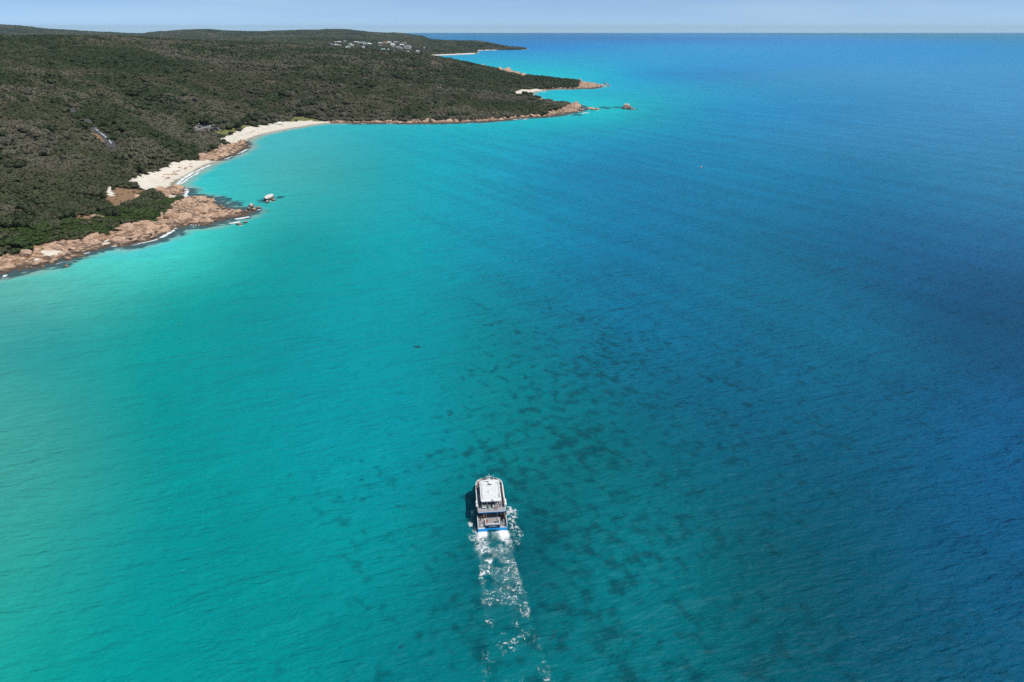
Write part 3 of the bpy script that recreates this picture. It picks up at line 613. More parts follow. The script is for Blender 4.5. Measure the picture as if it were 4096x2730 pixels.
# trees one can tell apart -------------------------------------------------
def tree(u, v, dia, hgt, m, label, seed, trunk=0.35, group=None, n_leaf=420, flat=0.62, base=None):
    x, y, z = hit(u, v) if base is None else base
    e = empty('tree', (x, y, z), rnd.uniform(0, 6.28)); tag(e, label, 'tree', group)
    r = random.Random(seed); mb = MB(); th = hgt * trunk; tw = max(0.14, dia * 0.028); lx, ly = r.uniform(-.4, .4), r.uniform(-.4, .4)
    mb.tube((0, 0, -0.3), (lx, ly, th), tw, 7, tw * 0.7)
    for k in range(4):
        a = k * 1.6 + r.random(); mb.tube((lx, ly, th * 0.92), (lx + math.cos(a) * dia * .24, ly + math.sin(a) * dia * .24, th + (hgt - th) * .5), tw * .55, 5, tw * .22)
    mb.build('trunk', M_BARK, e)
    me = crown_mesh('crown', m, seed, 9, n_leaf * 2, flat, 0.085)
    cobj = link(bpy.data.objects.new('crown', me), e); cobj.location = (lx, ly, th * 0.85); cobj.scale = (dia / 2, dia / 2, (hgt - th * .85) / 1.15)
    return e
TREES = [(918,519,12,8,M_TGREEN,'rounded bright green tree on the lawn beside the car park',.22),(951,512,15,10,M_TDARK,'broad dark tree just right of the bright green tree',.22),(892,528,4,5,M_TOLIVE,'small thin tree standing alone on the lawn below the car park',.5),
 (925,538,7,4,M_TDARK,'dark bushy tree at the top of the main beach near the lawn',.1),(961,509,6,6,M_TGREY,'pale grey-green small tree on the lawn right of the car park',.35),(957,523,11,4,M_TGREY,'flat grey-green shrub tree at the edge of the lawn and beach',.08),
 (1024,507,14,6,M_TDARK,'wide dark shrub tree behind the middle of the main beach',.08),(1063,501,13,5,M_TDARK,'long low dark tree left of the white marquee',.08),(1096,496,7,6,M_TDARK,'compact dark tree directly behind the white marquee',.12),
 (983,497,14,10,M_TDARK,'tall dark tree behind the lawn near the beach',.25),(1018,492,15,11,M_TOLIVE,'olive crowned tree above the middle of the main beach',.25),(1050,488,13,10,M_TGREY,'grey crowned tree behind the main beach, left of the marquee',.25),(1085,484,14,11,M_TGREY,'large grey-green tree behind the marquee',.25),
 (1128,476,13,10,M_TDARK,'dark tree at the left end of the second lawn',.25),(1186,487,5,4,M_TOLIVE,'small tree standing on the second lawn above the beach',.2),(1205,466,12,9,M_TDARK,'dark tree behind the second lawn',.25),(1238,468,13,9,M_TDARK,'dark tree at the right half of the second lawn',.25),(1280,474,12,8,M_TGREY,'pale grey tree right of the second lawn',.25),(1325,476,11,8,M_TOLIVE,'olive tree where the beach meets the rocky shore',.25),
 (820,503,16,10,M_TOLIVE,'spreading gum tree over the left of the car park',.45),(868,524,8,9,M_TGREY,'slender grey gum tree in front of the parked cars',.55),(856,527,6,8,M_TGREY,'leaning thin gum tree at the near edge of the car park',.6),(775,521,7,8,M_TOLIVE,'dark trunked gum tree at the left end of the car park',.5),(880,500,9,8,M_TGREY,'grey gum tree at the right end of the car park',.4),(845,494,13,9,M_TDARK,'dark tree behind the car park',.3),(805,492,14,10,M_TOLIVE,'olive tree behind the left end of the car park',.3),
 (1000,484,15,11,M_TDARK,'dark tree uphill of the lawn, in the second row',.25),(1035,478,14,11,M_TDARK,'dark tree uphill of the beach, in the second row',.25),(1160,461,13,10,M_TDARK,'dark tree uphill of the second lawn',.25)]
for i, (u, v, dd_, hh_, m_, lb, tr) in enumerate(TREES): tree(u, v, dd_, hh_, m_, lb, 500 + i, tr)
for i, (u, v, dd_, hh_, lb) in enumerate([(2080,392,14,9,'leftmost dark tree of the clump above the second cove'),(2102,389,15,12,'tallest dark tree of the clump above the second cove'),(2122,389,13,11,'dark tree at the right of the clump above the second cove'),(2126,399,10,8,'lowest dark tree of the clump above the second cove'),
     (2156,403,9,9,'lone round dark tree on the headland point'),(2186,411,11,6,'dark spreading tree right of the lone round tree'),(2236,424,14,7,'low dark tree beside the rocks at the headland tip'),(2225,440,9,4,'low dark bush tree just above the headland rocks'),(2270,432,6,3,'last small dark tree before the rocky headland tip')]):
    tree(u, v, dd_, hh_, M_TDARK, lb, 560 + i, 0.25 if i != 4 else 0.4)

# ------------------------------------------------------------------ rocks
def rock_material(name, cap=0.0):
    t = NT(name); p = t.pos(); sep = t.n('ShaderNodeSeparateXYZ'); t.l(p, sep.inputs[0]); rr = t.n('ShaderNodeObjectInfo').outputs['Random']
    n1 = t.noise(p, 0.9, 5, 0.65, 0.5); n2 = t.noise(p, 0.25, 3, 0.6); n3 = t.noise(p, 3.0, 4, 0.6)
    c = t.ramp(n1, [(0.3, (0.17, 0.115, 0.085)), (0.42, (0.40, 0.265, 0.19)), (0.54, (0.60, 0.41, 0.30)), (0.72, (0.66, 0.53, 0.43))])
    c = t.mix(t.math('MULTIPLY', rr, 0.4), c, (0.52, 0.31, 0.17)); c = t.mix(t.range(n3, 0.56, 0.72, 0, 0.7), c, (0.16, 0.125, 0.10))
    tide = t.math('ADD', sep.outputs[2], t.math('MULTIPLY', t.math('SUBTRACT', n2, 0.5), 2.4))
    c = t.mix(t.range(tide, 0.4, 1.6, 0.9, 0.0), c, (0.075, 0.055, 0.042))
    if cap:
        c = t.mix(0.75, c, (0.13, 0.105, 0.09)); up = t.n('ShaderNodeSeparateXYZ'); t.l(t.n('ShaderNodeNewGeometry').outputs['Normal'], up.inputs[0])
        g = t.math('MULTIPLY', t.range(up.outputs[2], 0.45, 0.75), t.range(t.math('ADD', sep.outputs[2], t.math('MULTIPLY', n1, 1.5)), cap, cap + 0.7)); c = t.mix(g, c, (0.74, 0.71, 0.66))
    t.bsdf(c, 0.85, 0.2, t.bump(n1, 0.7, 0.25)); return t.m
M_ROCK = rock_material('granite'); M_CAP = rock_material('bird_limed_granite', 1.9); M_CAPHI = rock_material('dark_limed_granite', 5.6)
def boulder_mesh(name, m, seed, sub=2, planes=11, lo=0.55):
    r = np.random.default_rng(seed); nn = r.normal(size=(planes, 3)); nn /= np.linalg.norm(nn, axis=1)[:, None]; off = r.uniform(lo, 1.0, planes)
    bm = bmesh.new(); bmesh.ops.create_icosphere(bm, subdivisions=sub, radius=1.0)
    for v in bm.verts:
        d = np.array(v.co.normalized()); k = min([1.15] + [off[i] / max(d @ nn[i], 1e-3) for i in range(planes) if d @ nn[i] > 0.05]); k *= 1 + r.uniform(-.035, .035)
        v.co = Vector(d * k)
    me = bpy.data.meshes.new(name); bm.to_mesh(me); bm.free(); me.materials.append(m); return me
b_m = [boulder_mesh('boulder_%d' % i, M_ROCK, 700 + i, 2, 9 + i) for i in range(7)]; c_rock = proto_coll('boulder_kinds', b_m)
def rock_pts(y0, y1, step):
    x, y = grid_pts(y0, y1, step); d = coast_dist(x, y); s_, r_, *_o = cover(x, y, d)
    k = r_ & (d > -4.5) & (rng.random(len(x)) < 0.86); x, y, d = x[k], y[k], d[k]; z = np.maximum(height(x, y, d), -0.8) + rock_relief(x, y) * sstep(-3, 5, d)
    return x, y, z, d
RX, RY, RZ_, RD, RS = [], [], [], [], []
for y0, y1, st, s0, s1 in ((290, 560, 3.3, 0.8, 2.3), (560, 940, 4.0, 1.0, 2.3), (940, 2000, 6.5, 1.7, 3.8), (2000, 2600, 12, 3, 6)):
    x, y, z, d = rock_pts(y0, y1, st); RX.append(x); RY.append(y); RZ_.append(z); RD.append(d)
    s = rng.uniform(s0, s1, len(x)); s = np.where(rng.random(len(x)) < 0.13, s * 2.0, s) * np.where(d < 2, 0.7, 1.0); RS.append(s)
# loose rocks on the lower beach
lx = [G(u + rnd.gauss(0, 5), v + rnd.gauss(0, 3), 1.5) for u, v in ((650,708),(665,702),(680,698),(692,690),(705,684),(720,676),(733,672),(742,668),(755,660),(700,694),(672,708),(660,712)) for _ in range(3)]
RX.append(np.array([a for a, b in lx])); RY.append(np.array([b for a, b in lx])); RD.append(np.full(len(lx), 12.0)); RS.append(rng.uniform(0.6, 1.5, len(lx)))
RZ_.append(height(RX[-1], RY[-1]))
RX, RY, RZ_, RD, RS = map(np.concatenate, (RX, RY, RZ_, RD, RS))
th = rng.normal(R(28), 0.35, len(RX)); sc3 = np.stack([RS * rng.uniform(1.1, 1.7, len(RX)), RS * rng.uniform(0.7, 1.0, len(RX)), RS * rng.uniform(0.45, 0.95, len(RX))], 1)
ro3 = np.stack([rng.normal(0.3, 0.3, len(RX)), rng.normal(0, 0.35, len(RX)), th], 1)
vis = (np.abs(RX / (RY * cp + CAM_H * sp)) < 0.745); sh_ = np.where(vis & (RD > 0.5), RS / np.hypot(RX, RY), 0); pickr = np.argsort(-sh_)[:240]
im_ = np.zeros(len(RX), bool); im_[pickr] = True
pk = rng.integers(0, 7, len(RX)); zc = RZ_ - RS * 0.12
scatter('shore_rocks', np.stack([RX, RY, zc], 1)[~im_], sc3[~im_], ro3[~im_], pk[~im_], np.zeros((~im_).sum()), c_rock, 'jumbled pink granite rocks along the shore', 'rocks')
for i in pickr:
    o = link(bpy.data.objects.new('boulder', b_m[pk[i]])); o.location = (RX[i], RY[i], zc[i]); o.rotation_euler = tuple(ro3[i]); o.scale = tuple(sc3[i])
    pu = 2048 + FPX * RX[i] / (RY[i] * cp + CAM_H * sp)
    if RY[i] < 560: tag(o, 'angular pink granite boulder ' + ('on the shore at the left edge' if pu < 160 else 'on the shore right of the white sand patch' if pu < 420 else 'below the green thicket of the near point' if pu < 640 else 'on the bare outer end of the near point'), 'boulder', 'boulders of the near rocky point')
    elif RY[i] < 940: tag(o, 'brown granite boulder on the rocks between the two beaches', 'boulder', 'boulders between the two beaches')
    else: tag(o, 'pink granite boulder on the far rocky shore beyond the main beach', 'boulder', 'boulders of the far rocky shore')
def sea_rock(u, v, sx, sy, sz, label, seed, m=M_CAP, rot=0.3, tilt=0.0, up=0.25):
    x, y = G(u, v); o = link(bpy.data.objects.new('sea_rock', boulder_mesh('sea_rock', m, seed, 3, 12, 0.68))); o.location = (x, y, sz * up); o.scale = (sx, sy, sz); o.rotation_euler = (tilt, 0.1, rot)
    return tag(o, label, 'rock')
sea_rock(1080,802,3.7,3.0,3.9,'tall white-capped rock standing in the water off the near point',801,rot=0.5,tilt=.12)
sea_rock(1096,806,1.3,1.0,1.3,'small rock at the right foot of the tall white-capped rock',802,rot=.2)
sea_rock(1068,813,1.5,1.3,1.6,'small rounded rock left below the tall white-capped rock',803)
sea_rock(1009,836,2.5,1.6,3.0,'white-topped rock at the end of the near point',804,rot=-.5,tilt=.2)
sea_rock(998,840,1.6,1.1,1.7,'lower pale-topped rock leaning left of the white-topped rock',805,rot=-.6)
sea_rock(1016,843,2.3,1.2,1.5,'dark rock in front of the white-topped rock',806,M_ROCK,-.4)
sea_rock(1034,835,2.2,1.2,1.1,'low dark rock at the very tip of the near point',807,M_ROCK,.1)
sea_rock(2508,435,7.8,6.2,6.4,'large lone rock rising from the sea beyond the headland',811,M_CAPHI,rot=.2,up=.12)
sea_rock(2496,436,5.0,3.6,2.8,'low shoulder rock at the left of the large lone rock',812,M_CAPHI)
sea_rock(2524,437,5.0,3.4,2.1,'low shoulder rock at the right of the large lone rock',813,M_CAPHI)
for i, (u, v, a) in enumerate(((2358,437,5),(2368,436,6.5),(2380,438,6),(2390,439,4),(2374,441,5))):
    sea_rock(u, v, a, a * .6, 1.9 + .3 * (i % 2), ['leftmost low reef rock off the headland tip', 'second low reef rock off the headland tip', 'broad low reef rock off the headland tip', 'rightmost low reef rock off the headland tip', 'nearest low reef rock off the headland tip'][i], 820 + i, M_ROCK, .1 * i)
for i, (u, v, a) in enumerate(((2420,334,4),(2428,341,5),(2436,347,4))):
    sea_rock(u, v, a, a * .6, 2.0, ['dark rock farthest off the second headland', 'wave-washed rock off the second headland tip', 'dark low rock nearest off the second headland'][i], 830 + i, M_ROCK, .2)
sea_rock(268,1067,1.6,1.0,.7,'small pink rock awash in the dark weed at the left',840,M_ROCK)
sea_rock(958,900,2.2,1.2,1.0,'wave-washed rock below the near point with foam behind it',841,M_ROCK)
sea_rock(983,893,1.6,1.0,.9,'small washed rock right of the foam below the near point',842,M_ROCK)
for nm_, (u, v), s_, lb in (('outcrop', (395,873), 3.4, 'long grey outcrop in the green shrubs of the near point'), ('outcrop', (545,790), 2.6, 'pale grey outcrop on the bare ground above the near point'), ('outcrop', (275,902), 1.8, 'small grey outcrop in the scrub left of the near point')):
    x, y, z = hit(u, v); o = link(bpy.data.objects.new(nm_, boulder_mesh('outcrop', M_ROCK, 850 + int(u), 3, 10))); o.location = (x, y, z + .5); o.scale = (s_ * 1.6, s_, s_ * .6); o.rotation_euler = (.1, 0, -.3); tag(o, lb, 'rock')

# ------------------------------------------------------------------ road, car park, cars
def strip_mesh(pts, half, off, lift):
    pts = np.array(pts); seg = np.hypot(*np.diff(pts, axis=0).T); s = np.r_[0, np.cumsum(seg)]; tt = np.linspace(0, s[-1], 90)
    x = np.interp(tt, s, pts[:, 0]); y = np.interp(tt, s, pts[:, 1]); tx = np.gradient(x); ty = np.gradient(y); L = np.hypot(tx, ty); nx, ny = -ty / L, tx / L
    V = []; cols_ = np.linspace(-half, half, 3)
    zc_ = np.maximum.reduce([height(x + nx * o_, y + ny * o_) for o_ in (-3, 0, 3)])
    for c_ in cols_: px = x + nx * (off + c_); py = y + ny * (off + c_); V.append(np.stack([px, py, zc_ + lift], 1))
    V = np.stack(V, 1); V[:, :, 2] = np.maximum(V[:, :, 2], V[:, :, 2].max(1, keepdims=True) - 0.05); n = len(tt)
    F_ = [(i * 3 + j, i * 3 + j + 1, i * 3 + j + 4, i * 3 + j + 3) for i in range(n - 1) for j in range(2)]
    return V.reshape(-1, 3), F_
M_ASPH = plain('asphalt', (0.085, 0.085, 0.088), 0.85, 0.2, .3, .2); M_LINE = plain('road_paint', (0.75, 0.75, 0.72), 0.6, .1, 1, .3)
v_, f_ = strip_mesh(ROAD, 3.0, 0, 0.2); road = mesh_obj('road', v_, f_, M_ASPH); tag(road, 'narrow grey road through the bush', 'road', kind='structure')
v_, f_ = strip_mesh(ROAD[6:-1], 0.30, 0.1, 0.23); mesh_obj('centre_line', v_, f_, M_LINE, road)
CARCOL = {'white': (0.78, 0.78, 0.77), 'silver': (0.45, 0.46, 0.47), 'dark': (0.03, 0.03, 0.035), 'blue': (0.06, 0.12, 0.22), 'maroon': (0.10, 0.02, 0.025)}
M_CAR = {k: plain('car_paint_' + k, v, 0.25, .05, 2, .6) for k, v in CARCOL.items()}; M_GLASS = plain('dark_glass', (0.02, 0.025, 0.03), 0.08, .05, 1, .6); M_TYRE = plain('tyre_rubber', (0.02, 0.02, 0.02), 0.9)
def build_car(col):
    e = empty('car', (0, 0, 0)); mb = MB()
    prof = [(-2.15, .35), (-2.2, .8), (-1.95, 1.0), (-.95, 1.08), (1.5, 1.12), (2.1, 1.0), (2.2, .6), (2.15, .35)]
    mb.rings([[(sx * (.86 if z > .9 else .92), y, z) for y, z in prof] for sx in (-1, 1)], True, True); mb.build('body', M_CAR[col], e)
    g = MB(); pr = [(-.95, 1.07), (-.3, 1.52), (1.25, 1.55), (1.75, 1.1)]; g.rings([[(sx * (.8 if z < 1.2 else .66), y, z) for y, z in pr] for sx in (-1, 1)]); g.build('windows', M_GLASS, e)
    r_ = MB(); r_.box(-.66, .66, -.35, 1.28, 1.54, 1.6); r_.build('roof', M_CAR[col], e)
    for sx in (-1, 1):
        for wy_ in (-1.35, 1.35): wm_ = MB(); wm_.tube((sx * .78, wy_, .33), (sx * .94, wy_, .33), .33, 10); wm_.build('wheel', M_TYRE, e)
    return e
protos = {}
CARS = [(781,499,'white'),(795,498,'silver'),(783,513,'white'),(792,520,'white'),(800,512,'dark'),(808,516,'white'),(815,514,'silver'),(823,512,'white'),(828,522,'maroon'),(836,508,'white'),(842,505,'silver'),(840,515,'white'),(846,519,'blue'),(851,514,'white'),(857,503,'white'),(858,515,'silver'),(866,517,'blue'),(868,521,'white'),(876,509,'white'),(882,511,'white'),(888,510,'silver'),(793,471,'white'),(848,523,'white'),(856,509,'silver')]
for i, (u, v, c_) in enumerate(CARS):
    if c_ not in protos: protos[c_] = build_car(c_); e = protos[c_]
    else: e = copy_tree(protos[c_])
    x, y, z = hit(u, v); e.location = (x, y, z + .05); e.rotation_euler = (0, 0, rnd.choice([.4, .5, .45, 2.0, 1.95]))
    lab = {'white': 'small white car parked among the gum trees behind the beach', 'silver': 'small silver car parked among the gum trees behind the beach', 'blue': 'small dark blue car parked among the gum trees behind the beach', 'dark': 'black car parked in the left half of the car park', 'maroon': 'dark maroon car at the near edge of the car park'}[c_]
    if (u, v) == (793, 471): lab = 'white vehicle half hidden in the trees uphill of the car park'
    tag(e, lab, 'car', 'cars in the beach car park')
# kiosk roof, marquee, beach tent
M_WHITE = plain('white_fabric', (0.80, 0.80, 0.78), 0.6, .05); M_TAN = plain('tan_roof', (0.40, 0.27, 0.18), 0.8); M_WALL = plain('render_wall', (0.55, 0.52, 0.47), 0.8)
def house(x, y, z, w_, d_, wallh, rh, rz, roofm, label, wallm=M_WALL, hip=0.35, name='house'):
    e = empty(name, (x, y, z), rz); MB().box(-w_ / 2, w_ / 2, -d_ / 2, d_ / 2, -4.0, wallh).build('wall', wallm, e)
    o_ = 0.6; r_ = MB(); a, b = w_ / 2 + o_, d_ / 2 + o_; rr_ = a * (1 - hip); zt = wallh + rh; z0 = wallh + .02
    r_.add([(-a, -b, z0), (a, -b, z0), (a, b, z0), (-a, b, z0), (-rr_, 0, zt), (rr_, 0, zt)], [(0, 1, 5, 4), (2, 3, 4, 5), (1, 2, 5), (3, 0, 4), (3, 2, 1, 0)]); r_.build('roof', roofm, e)
    n = max(2, int(w_ / 4))
    for i in range(n):
        cx = -w_ / 2 + w_ * (i + .5) / n; MB().box(cx - .8, cx + .8, -d_ / 2 - .06, -d_ / 2 + .05, wallh * .3, wallh * .8).build('window', M_GLASS, e)
    return tag(e, label, 'house')
x, y, z = hit(890, 488); house(x, y, z, 9, 6, 2.6, 1.4, .2, M_TAN, 'low tan-roofed beach building behind the car park')
x, y, z = hit(1116, 470); house(x, y, z, 5, 3, 2.4, .8, .3, plain('shed_white', (.75, .75, .72), .5), 'small white-roofed shelter under the trees above the marquee', name='shelter')
def marquee(u, v, w_, d_, h_, label):
    x, y, z = hit(u, v); e = empty('marquee', (x, y, z), .15); r_ = MB(); a, b = w_ / 2, d_ / 2
    r_.add([(-a, -b, h_), (a, -b, h_), (a, b, h_), (-a, b, h_), (-a * .4, 0, h_ + 1.3), (a * .4, 0, h_ + 1.3), (-a, -b, h_ - .35), (a, -b, h_ - .35), (a, b, h_ - .35), (-a, b, h_ - .35)], [(0, 1, 5, 4), (2, 3, 4, 5), (1, 2, 5), (3, 0, 4), (6, 7, 1, 0), (7, 8, 2, 1), (8, 9, 3, 2), (9, 6, 0, 3)]); r_.build('canopy', M_WHITE, e)
    for sx in (-1, 1):
        for sy in (-1, 1): MB().tube((sx * (a - .1), sy * (b - .1), -.2), (sx * (a - .1), sy * (b - .1), h_), .06).build('pole', M_WHITE, e)
    return tag(e, label, 'tent')
marquee(1120, 499, 8.5, 4, 2.5, 'long white marquee on the sand of the main beach')
x, y, z = hit(1034, 517); e = empty('beach_tent', (x, y, z), .3); MB().dome((0, 0, 0), 1.9, 1.4, 1.5, 12, 5).build('canopy', M_WHITE, e, True); MB().box(-1.2, 1.2, -1.7, -1.1, .02, .06).build('groundsheet', M_TAN, e); tag(e, 'pale dome tent pitched at the back of the main beach', 'tent')

# ------------------------------------------------------------------ village and hill-top tower
M_R = {'w': plain('pale_metal_roof', (.78, .80, .80), .5, .1, .2), 'm': plain('mint_metal_roof', (.42, .58, .54), .5, .1, .2), 'g': plain('grey_metal_roof', (.36, .38, .41), .5, .1, .2), 't': plain('terracotta_roof', (.50, .22, .12), .8, .1, .2), 'p': plain('pinkish_roof', (.42, .35, .36), .7, .1, .2)}
VLAB = ['white roof house in the upper left of the far village','tiny mint roof house at the far left of the village upper row','pale house in the lower left group of the far village','grey house at the far left end of the village','tiny white shed right of the lower left houses','grey roof house high on the slope, left of centre in the village',
 'white house in the pair below the village centre, left one','white house in the pair below the village centre, right one','long mint roof house at the village edge above the bush','small white house left of the long mint roof house','long white roof house left of the large mint roof house','large mint green roof house in the village upper row','small mint roof house below the large mint roof house','white gabled house standing alone right of the large mint house','white house alone low in the middle of the village',
 'white roof house left of the upper terracotta roof','upper terracotta roof house beside the tall white gable','tall white gabled house at the top of the village','tiny white house below the roof left of the terracotta','long white house below the tall gabled house','brown-grey house just below the long white house','grey house in the upper row right of the tall gable','tiny grey house right of the upper grey house','broad white house in the right cluster of the village','small grey house above the broad white house','long grey roof house at the upper right of the village','pinkish roof house in the right cluster','long grey house at the bottom of the right cluster','small mint house at the right edge of the right cluster','dark grey house left of the right cluster','tiny white house under the dark grey house',
 'long mint-white house in the lower middle of the village','tiny white house right of the long mint-white house','small white cube house above the lower terracotta roof','white house beside the lower terracotta roof','lower terracotta roof house near the bush edge','low grey house right of the lower terracotta roof','white house near the far beach, left one','white house near the far beach, right one','tiny white house highest at the far right of the village','tiny pale house under the right cluster']
for (a, b, wd, k_), (x, y, z), lb in zip(VILLAGE, VPOS, VLAB):
    w_ = max(6.0, wd * .1785 * math.hypot(x, y) / FPX * 0.92); house(x, y, z + 1.0, w_, min(12, max(6, w_ * .6)), 5.0 if wd > 50 else 3.6, 4.2 if 'gable' in lb else 2.6, rnd.uniform(-.25, .25), M_R[k_], lb, hip=.5 if 'gable' in lb else .3)
kx = (1306 - 2048) / FPX / (cp + (1365 - 119) / FPX * sp) * 6600; kz = float(height(np.array([kx]), np.array([6600.0]))[0])
e = empty('hill_tower', (kx, 6600, kz)); MB().tube((0, 0, -2), (0, 0, 17), 2.6, 12, 2.0).build('shaft', M_WALL, e); MB().tube((0, 0, 17), (0, 0, 20), 1.5, 10).build('lantern', M_GLASS, e); MB().tube((0, 0, 20), (0, 0, 22), 1.8, 10, .2).build('cap', M_WALL, e)
tag(e, 'tiny tower on the summit of the far hill', 'tower')
# ------------------------------------------------------------------ tour boat (local: x starboard, y forward, z up, stern waterline at the origin)
BX, BY, BH = -5.05, 142.0, R(5.5)
boat = empty('tour_boat', (BX, BY, 0), BH)
tag(boat, 'white and blue two-deck catamaran tour boat heading away across the bay', 'boat')
M_WP = plain('white_gelcoat', (0.84, 0.84, 0.83), 0.3, .05, .8, .5); M_NAVY = plain('navy_hull_paint', (0.012, 0.03, 0.10), 0.3, .12, .8, .5)
M_BLUE = plain('bright_blue_paint', (0.012, 0.34, 0.78), 0.3, .08, .8, .5); M_DECK = plain('grey_deck', (0.36, 0.34, 0.35), 0.85, .15, 3, .2); M_ROOF = plain('roof_nonslip', (0.76, 0.77, 0.77), 0.7, .08, 1.2, .3)
M_RAIL = plain('white_rail', (0.72, 0.73, 0.74), 0.35, .05, 2, .5); M_SEAT = plain('seat_white', (0.62, 0.63, 0.62), 0.5); M_SEATG = plain('seat_grey', (0.22, 0.23, 0.25), 0.6); M_BLK = plain('black_fitting', (0.02, 0.02, 0.022), 0.5); M_SOLAR = plain('solar_blue', (0.03, 0.09, 0.16), 0.2, .1, 4, .6)
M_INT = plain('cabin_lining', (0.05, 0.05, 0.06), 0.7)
LB = 19.0
for s in (-1, 1):                                     # two slender hulls
    rings = []
    for y in (0, 1.78, 1.82, 4, 9, 13, 15.5, 17.5, 18.8, 19.3):
        tp = max(0.0, (y - 12.5) / 6.8); hw = 1.22 * (1 - tp ** 2 * 0.93); cx = 2.66 - 0.15 * tp; sh = 1.55 + 1.0 * (y / 19.3) ** 2 if y > 1.8 else 0.86; dk = -0.7 + 0.35 * tp
        rings.append([(s * (cx - hw * .35), y, dk), (s * (cx - hw), y, 0.15), (s * (cx - hw), y, sh), (s * (cx + hw), y, sh), (s * (cx + hw), y, 0.25), (s * (cx + hw * .35), y, dk)])
    if s > 0: rings = [r[::-1] for r in rings]
    MB().rings(rings).build('hull', M_NAVY, boat)
# bridge deck and main deck
MB().box(-1.45, 1.45, 0.9, 16.0, 0.62, 1.40).build('bridge_deck', M_NAVY, boat)
MB().prism([(-3.84, 1.75), (3.84, 1.75), (3.84, 12.8), (2.9, 17.4), (-2.9, 17.4), (-3.84, 12.8)], 1.56, 1.64).build('main_deck', M_DECK, boat)
MB().box(-1.9, 1.9, 0.42, 1.74, 1.48, 1.62).build('aft_deck', M_DECK, boat)
# transom with the octagonal tunnel
tr = MB(); ys_ = (-0.06, 0.12)
def _tr(y): return [(-3.88, y, -.4), (-3.88, y, .90), (3.88, y, .90), (3.88, y, -.4), (1.5, y, -.4), (1.5, y, .05), (.85, y, .46), (-.85, y, .46), (-1.5, y, .05), (-1.5, y, -.4)]
tr.v = _tr(-.06) + _tr(.12)
quads = [(0, 1, 8, 9), (1, 7, 8), (1, 2, 6, 7), (2, 5, 6), (2, 3, 4, 5)]
tr.f = [tuple(q_) for q_ in quads] + [tuple(i + 10 for i in q_[::-1]) for q_ in quads] + [(i, (i + 1) % 10, (i + 1) % 10 + 10, i + 10) for i in range(10)]
tr.build('transom', M_BLUE, boat)
MB().box(-1.92, 1.92, 0.30, 0.40, .91, 1.66).build('name_board', M_NAVY, boat)
r_ = random.Random(3); nb_ = bpy.data.objects
board = [o for o in boat.children if o.name.startswith('name_board')][0]
lt = MB(); x = -.75
while x < .75: wd = r_.uniform(.07, .15); lt.box(x, x + wd, .285, .298, 1.36, 1.48); x += wd + .035
x = -1.1
while x < 1.1: wd = r_.uniform(.05, .12); lt.box(x, x + wd, .285, .298, 1.12, 1.19); x += wd + .04
lt.build('lettering', M_RAIL, board)
for s in (-1, 1):                                     # boarding steps each side
    for k in range(4): MB().box(min(s * 1.96, s * 3.7), max(s * 1.96, s * 3.7), .08 + k * .42, .44 + k * .42, .91, .99 + k * .16).build('step', M_DECK if k % 2 else M_RAIL, boat)
    MB().box(min(s * 3.70, s * 3.88), max(s * 3.70, s * 3.88), .1, 3.6, .91, 2.25).build('side_bulwark', M_WP, boat)
    MB().path([(s * 3.79, .1, 2.28), (s * 3.79, .12, 2.75), (s * 3.79, 3.55, 2.75), (s * 3.79, 3.55, 2.28)], .03).build('handrail', M_RAIL, boat)
fr = MB(); fr.box(-1.92, -1.74, .42, 2.5, 1.63, 2.15).box(1.74, 1.92, .42, 2.5, 1.63, 2.15).box(-1.74, 1.74, .42, .60, 1.63, 2.05); fr.build('aft_bench', M_WP, boat)
# main saloon: open-backed, dark inside
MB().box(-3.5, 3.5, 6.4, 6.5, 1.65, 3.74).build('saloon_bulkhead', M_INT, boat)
for s in (-1, 1):
    MB().box(min(s * 3.62, s * 3.78), max(s * 3.62, s * 3.78), 3.7, 15.4, 1.65, 2.55).build('saloon_side', M_NAVY, boat)
    MB().box(min(s * 3.64, s * 3.74), max(s * 3.64, s * 3.74), 3.7, 15.4, 2.55, 3.45).build('side_window', M_GLASS, boat)
    MB().box(min(s * 3.62, s * 3.79), max(s * 3.62, s * 3.79), 3.7, 15.4, 3.45, 3.78).build('window_header', M_BLUE if s < 0 else M_WP, boat)
    MB().tube((s * 1.48, 3.35, 1.62), (s * 1.48, 3.35, 3.78), .05, 8).build('post', M_RAIL, boat)
MB().prism([(-3.6, 15.45), (3.6, 15.45), (2.5, 16.6), (-2.5, 16.6)], 1.65, 3.78).build('saloon_front', M_GLASS, boat)
for i in range(5):
    x = -1.2 + i * .6; MB().box(x - .24, x + .24, 4.9, 5.35, 1.66, 2.1).box(x - .24, x + .24, 5.3, 5.42, 2.1, 2.7).build('saloon_seat', M_SEATG, boat)
for i in range(3): MB().box(2.3, 3.3, 1.9 + i * .75, 2.3 + i * .75, 1.66, 2.1).build('side_seat', M_BLK, boat)
# upper deck with rounded bow, blue aft fascia
def rounded(hw, y0, y1, nose, n=10, ra=.3):
    pts = [(-hw + ra, y0), (hw - ra, y0), (hw, y0 + ra)]
    for k in range(n + 1):
        a = math.pi * k / n; pts.append((hw * (abs(math.cos(a)) ** .6) * (1 if math.cos(a) >= 0 else -1), y1 + nose * math.sin(a) ** .8))
    return pts + [(-hw, y0 + ra)]
MB().prism(rounded(3.72, 3.0, 13.2, 3.3), 3.80, 3.94).build('upper_deck', M_DECK, boat)
MB().box(-3.5, 3.5, 2.90, 2.99, 3.68, 3.98).build('aft_fascia', M_BLUE, boat)
MB().box(-3.52, 3.52, 2.88, 3.02, 3.985, 4.05).build('toe_rail', M_WP, boat)
